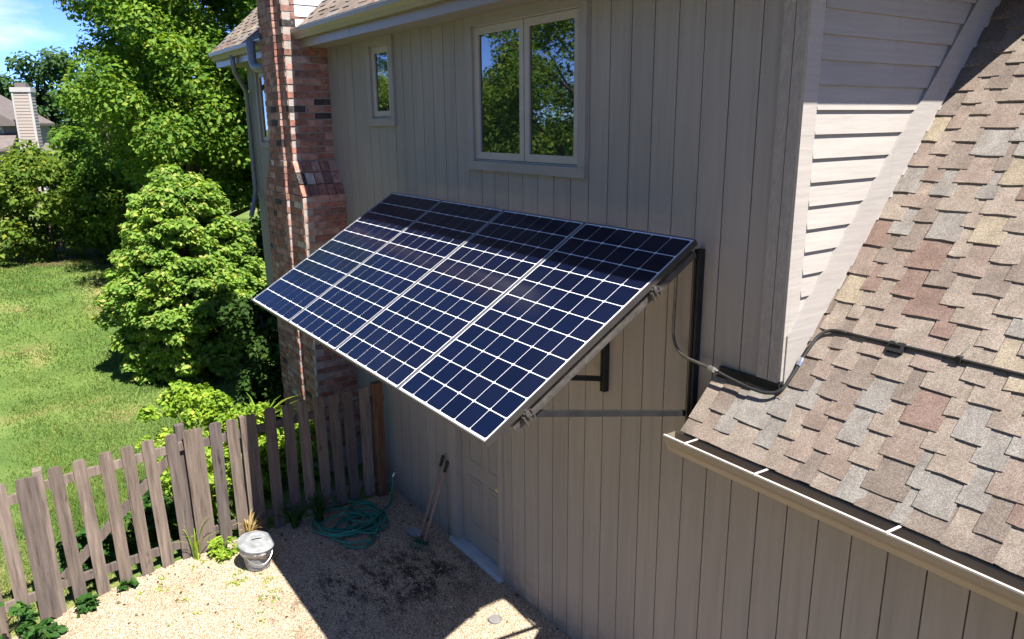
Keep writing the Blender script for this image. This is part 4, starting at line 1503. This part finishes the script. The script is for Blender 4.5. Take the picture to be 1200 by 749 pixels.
# dry leaf litter blown over the gravel and into the gutter
C, R = [], []
rg = random.Random(78)
for (x, y, s, n) in ((-2.75, -0.6, 0.5, 60), (-3.0, -1.2, 0.7, 50), (-3.6, -0.12, 0.5, 26), (-4.32, -1.4, 0.5, 30), (-4.3, -2.7, 0.5, 40), (-3.2, -2.4, 0.9, 34), (-1.6, -0.12, 0.5, 18)):
    for _ in range(n):
        px_, py_ = x + rg.gauss(0, s * 0.5), min(y + rg.gauss(0, s * 0.4), -0.03)
        C.append((px_, py_, zg(py_) + 0.012))
        R.append(0.012)
V, Lp = leaf_cloud(C, R, 330, 0.026, 1.6, 0.3)
o = tag(put('leaf_litter', np_mesh('leaf_litter', V, Lp, 4, LEAF['litter'])), 'dry brown leaf litter scattered over the gravel yard', 'leaf litter')
o['kind'] = 'stuff'
C, R = [], []
for _ in range(90):
    C.append((rg.uniform(0.22, 3.2), rg.uniform(-0.338, -0.312), 2.366))
    R.append(0.006)
V, Lp = leaf_cloud(C, R, 150, 0.018, 1.8, 0.4)
o = tag(put('gutter_leaves', np_mesh('gutter_leaves', V, Lp, 4, LEAF['litter'])), 'dry leaves and grit lying in the lower gutter', 'leaf litter')
o['kind'] = 'stuff'

# pebbles lying loose on the gravel
n = 22000
px = RNG.uniform(-4.45, -0.7, n)
py = -0.03 - RNG.random(n) ** 1.0 * 3.9
zz = np.array([zg(y) for y in py]) + 0.008
s = RNG.gamma(6, 0.0009, n).clip(0.003, 0.014)
an = RNG.uniform(0, 6.28, n)
ca, sa = np.cos(an), np.sin(an)
base = np.array([[1, 0, 0], [0, 0.75, 0], [-1, 0, 0], [0, -0.75, 0], [0, 0, 0.6], [0, 0, -0.6]])
V = np.empty((n, 6, 3))
for j in range(6):
    q = base[j][None, :] * (1 + 0.25 * RNG.normal(size=(n, 3)))
    V[:, j, 0] = px + s * (q[:, 0] * ca - q[:, 1] * sa)
    V[:, j, 1] = py + s * (q[:, 0] * sa + q[:, 1] * ca)
    V[:, j, 2] = zz + s * q[:, 2]
idx = np.array([[0, 1, 4], [1, 2, 4], [2, 3, 4], [3, 0, 4], [1, 0, 5], [2, 1, 5], [3, 2, 5], [0, 3, 5]])
Lp = (np.arange(n)[:, None, None] * 6 + idx[None]).ravel()
o = tag(put('loose_pebbles', np_mesh('loose_pebbles', V.reshape(-1, 3), Lp, 3, MAT['pebble'])), 'loose tan and cream pebbles covering the gravel yard', 'gravel')
o['kind'] = 'stuff'

# grass blades on the lawn
n = 150000
d = 1.6 + 27 * RNG.random(n) ** 1.35
gx = -4.62 - d
gy = RNG.uniform(-1, 1, n)
gy = -3.6 + (d + 7.8) * 0.16 + gy * (d + 7.8) * 0.17 + RNG.normal(size=n) * 0.2
near = RNG.random(n) < 0.18
gx[near] = RNG.uniform(-7.5, -4.6, near.sum())
gy[near] = RNG.uniform(-5.2, -1.5, near.sum())
ok = ~((gy > -0.3) & (gx > -9.4))
gx, gy = gx[ok], gy[ok]
n = len(gx)
gz = np.array([zg(y, x) for x, y in zip(gx, gy)])
hh = RNG.uniform(0.02, 0.055, n) * (1 + (-gx - 5) * 0.02) * (1 + 0.45 * np.sin(gx * 2.3 + 1.7 * np.sin(gy * 3.1)) * np.sin(gy * 2.9 + 1.3 * np.sin(gx * 1.9))) * (1 + 1.2 * (RNG.random(n) < 0.04))
ww = 0.004 + 0.0006 * (-gx - 4)
a = RNG.uniform(0, 6.28, n)
le = RNG.normal(size=(n, 2)) * 0.5
V = np.empty((n, 3, 3))
V[:, 0] = np.stack([gx - np.cos(a) * ww, gy - np.sin(a) * ww, gz], 1)
V[:, 1] = np.stack([gx + np.cos(a) * ww, gy + np.sin(a) * ww, gz], 1)
V[:, 2] = np.stack([gx + le[:, 0] * hh, gy + le[:, 1] * hh, gz + hh], 1)
o = tag(put('grass', np_mesh('grass', V.reshape(-1, 3), np.arange(3 * n), 3, LEAF['grass'])), 'mown green lawn grass beyond the picket fence', 'grass')
o['kind'] = 'stuff'


# ------------------------------------------------------------------ neighbouring houses
def rot_house(name, label, origin, ang):
    t = thing(name, label, 'house', origin)
    return t, Matrix.Translation(Vector(origin)) @ Matrix.Rotation(ang, 4, 'Z')


def putm(name, mb, mat, parent, mw):
    mb.v = [tuple(mw @ Vector(p)) for p in mb.v]
    return put(name, mb.mesh(name, mat), parent)


nb, mw = rot_house('neighbour_house', 'beige neighbour house with a tall sided chimney at the left edge', (-48.0, -0.55, -0.1), math.radians(-16))
# local +x faces our camera; the chimney stands proud of the wall
wl = putm('wall', MB().box(-9, -0.9, -9.0, -1.2, 0, 4.6), MAT['far_wall'], nb, mw)
putm('wall', MB().box(-0.9, 0.35, -5.2, -1.5, 0, 3.2), MAT['far_lap'], nb, mw)
putm('roof', MB().prism([(-0.95, 4.45), (-0.95, 4.6), (-5.2, 7.3), (-9.5, 4.6), (-9.5, 4.45)], 0, -9.5, -0.35), MAT['far_roof'], nb, mw)
putm('roof', MB().prism([(-1.2, 4.05), (0.8, 3.1), (0.8, 3.25), (-1.2, 4.2)], 1, -5.6, -1.15), MAT['far_roof'], nb, mw)
putm('roof', MB().prism([(-3.0, 3.3), (-0.6, 2.6), (-0.6, 2.75), (-3.0, 3.45)], 1, -0.3, 0.75), MAT['far_roof'], nb, mw)
chm = putm('chimney', MB().box(-0.9, 0.1, -0.85, 0.02, 0, 6.45), MAT['far_lap'], nb, mw)
chm['label'] = 'tall beige sided chimney with white corner trim'
for i in range(36):
    putm('lap_board', MB().prism([(0.10, 0.3 + i * 0.17), (0.125, 0.3 + i * 0.17), (0.105, 0.3 + i * 0.17 + 0.168), (0.10, 0.3 + i * 0.17 + 0.168)], 1, -0.80, -0.06), MAT['far_lap'], chm, mw)
for i in range(36):
    putm('lap_board', MB().prism([(0.02, 0.3 + i * 0.17), (0.045, 0.3 + i * 0.17), (0.025, 0.3 + i * 0.17 + 0.168), (0.02, 0.3 + i * 0.17 + 0.168)], 0, -0.85, 0.02), MAT['far_wall'], chm, mw)  # darker paint on this side stands in for the chimney's shaded face
tr = MB()
tr.box(0.09, 0.14, -0.07, 0.06, 0, 6.4)
tr.box(0.09, 0.14, -0.88, -0.79, 0, 6.4)
tr.box(-0.95, 0.18, -0.92, 0.09, 6.25, 6.5)
putm('trim', tr, MAT['far_trim'], chm, mw)
putm('cap', MB().box(-0.75, -0.05, -0.7, -0.15, 6.5, 6.75), MAT['far_roof'], chm, mw)
for (a, b, c, d) in ((-2.6, -1.9, 3.55, 4.4), (-3.6, -3.0, 1.2, 2.3), (-2.5, -1.9, 1.2, 2.3)):
    xx = -0.9 if c > 3 else 0.35
    w = putm('window', MB().box(xx, xx + 0.05, a - 0.12, b + 0.12, c - 0.12, d + 0.12), MAT['far_trim'], nb, mw)
    putm('pane', MB().box(xx + 0.05, xx + 0.06, a, b, c, d), MAT['glass'], w, mw)

# trees and house the panes mirror, plus added trees that screen off sky light
nb2, mw = rot_house('neighbour_house', 'tan roofed house mirrored in the small window', (-44.0, -20.0, -0.3), math.radians(20))
putm('wall', MB().box(-4, 4, -6, 6, 0, 3.4), MAT['far_wall'], nb2, mw)
putm('roof', MB().prism([(-4.6, 3.3), (4.6, 3.3), (0, 7.2)], 1, -6.6, 6.6), MAT['far_roof'], nb2, mw)
for i, (x, y, r, h, lab, k) in enumerate((
        (15.5, -13.4, 3.8, 10.0, 'added unseen tree at the far right behind the camera, screening sky light', 'maple'),
        (9.0, -13.6, 3.8, 10.0, 'added unseen tree behind the camera, screening sky light opposite the lower roof', 'maple'),
        (2.5, -13.8, 3.8, 10.5, 'added unseen tree behind the camera, screening sky light opposite the house corner', 'maple'),
        (-4.5, -13.8, 3.8, 10.0, 'added unseen tree behind the camera, screening sky light opposite the solar panels', 'maple'),
        (-11.0, -13.8, 3.6, 10.0, 'added unseen tree behind the camera, screening sky light opposite the chimney', 'maple'),
        (-17.5, -13.5, 4.2, 10.0, 'large tree mirrored in the right pane of the big window', 'maple'),
        (-29.0, -19.0, 4.0, 7.4, 'tree mirrored in the left pane of the big window', 'maple'),
        (-22.5, -12.8, 2.6, 5.4, 'sunlit shrub mirrored low in the left pane of the big window', 'bush'),
        (-36.6, -15.5, 2.2, 6.4, 'shrub mirrored low in the small window', 'bush'),
        (-74.0, -34.0, 6.0, 15.0, 'tall tree mirrored at the top of the small window', 'far'))):
    cl2 = crown_clumps((x, y, h * 0.53), r, r, h * 0.5, 90, 0.5, 1.1, 200 + i, 0.45, -0.97, 0.2)
    plant('mirrored_or_screen_tree', lab, 'tree', (x, y, zg(y, x)), cl2, 30000 if x < -10 else 13000, 0.14 if x < -10 else 0.2, LEAF[k], (0.2, 0.06, (x, y, h * 0.8)), 210 + i, 'trees behind the camera seen in the panes')  # also covers the added trees that screen sky light from the wall
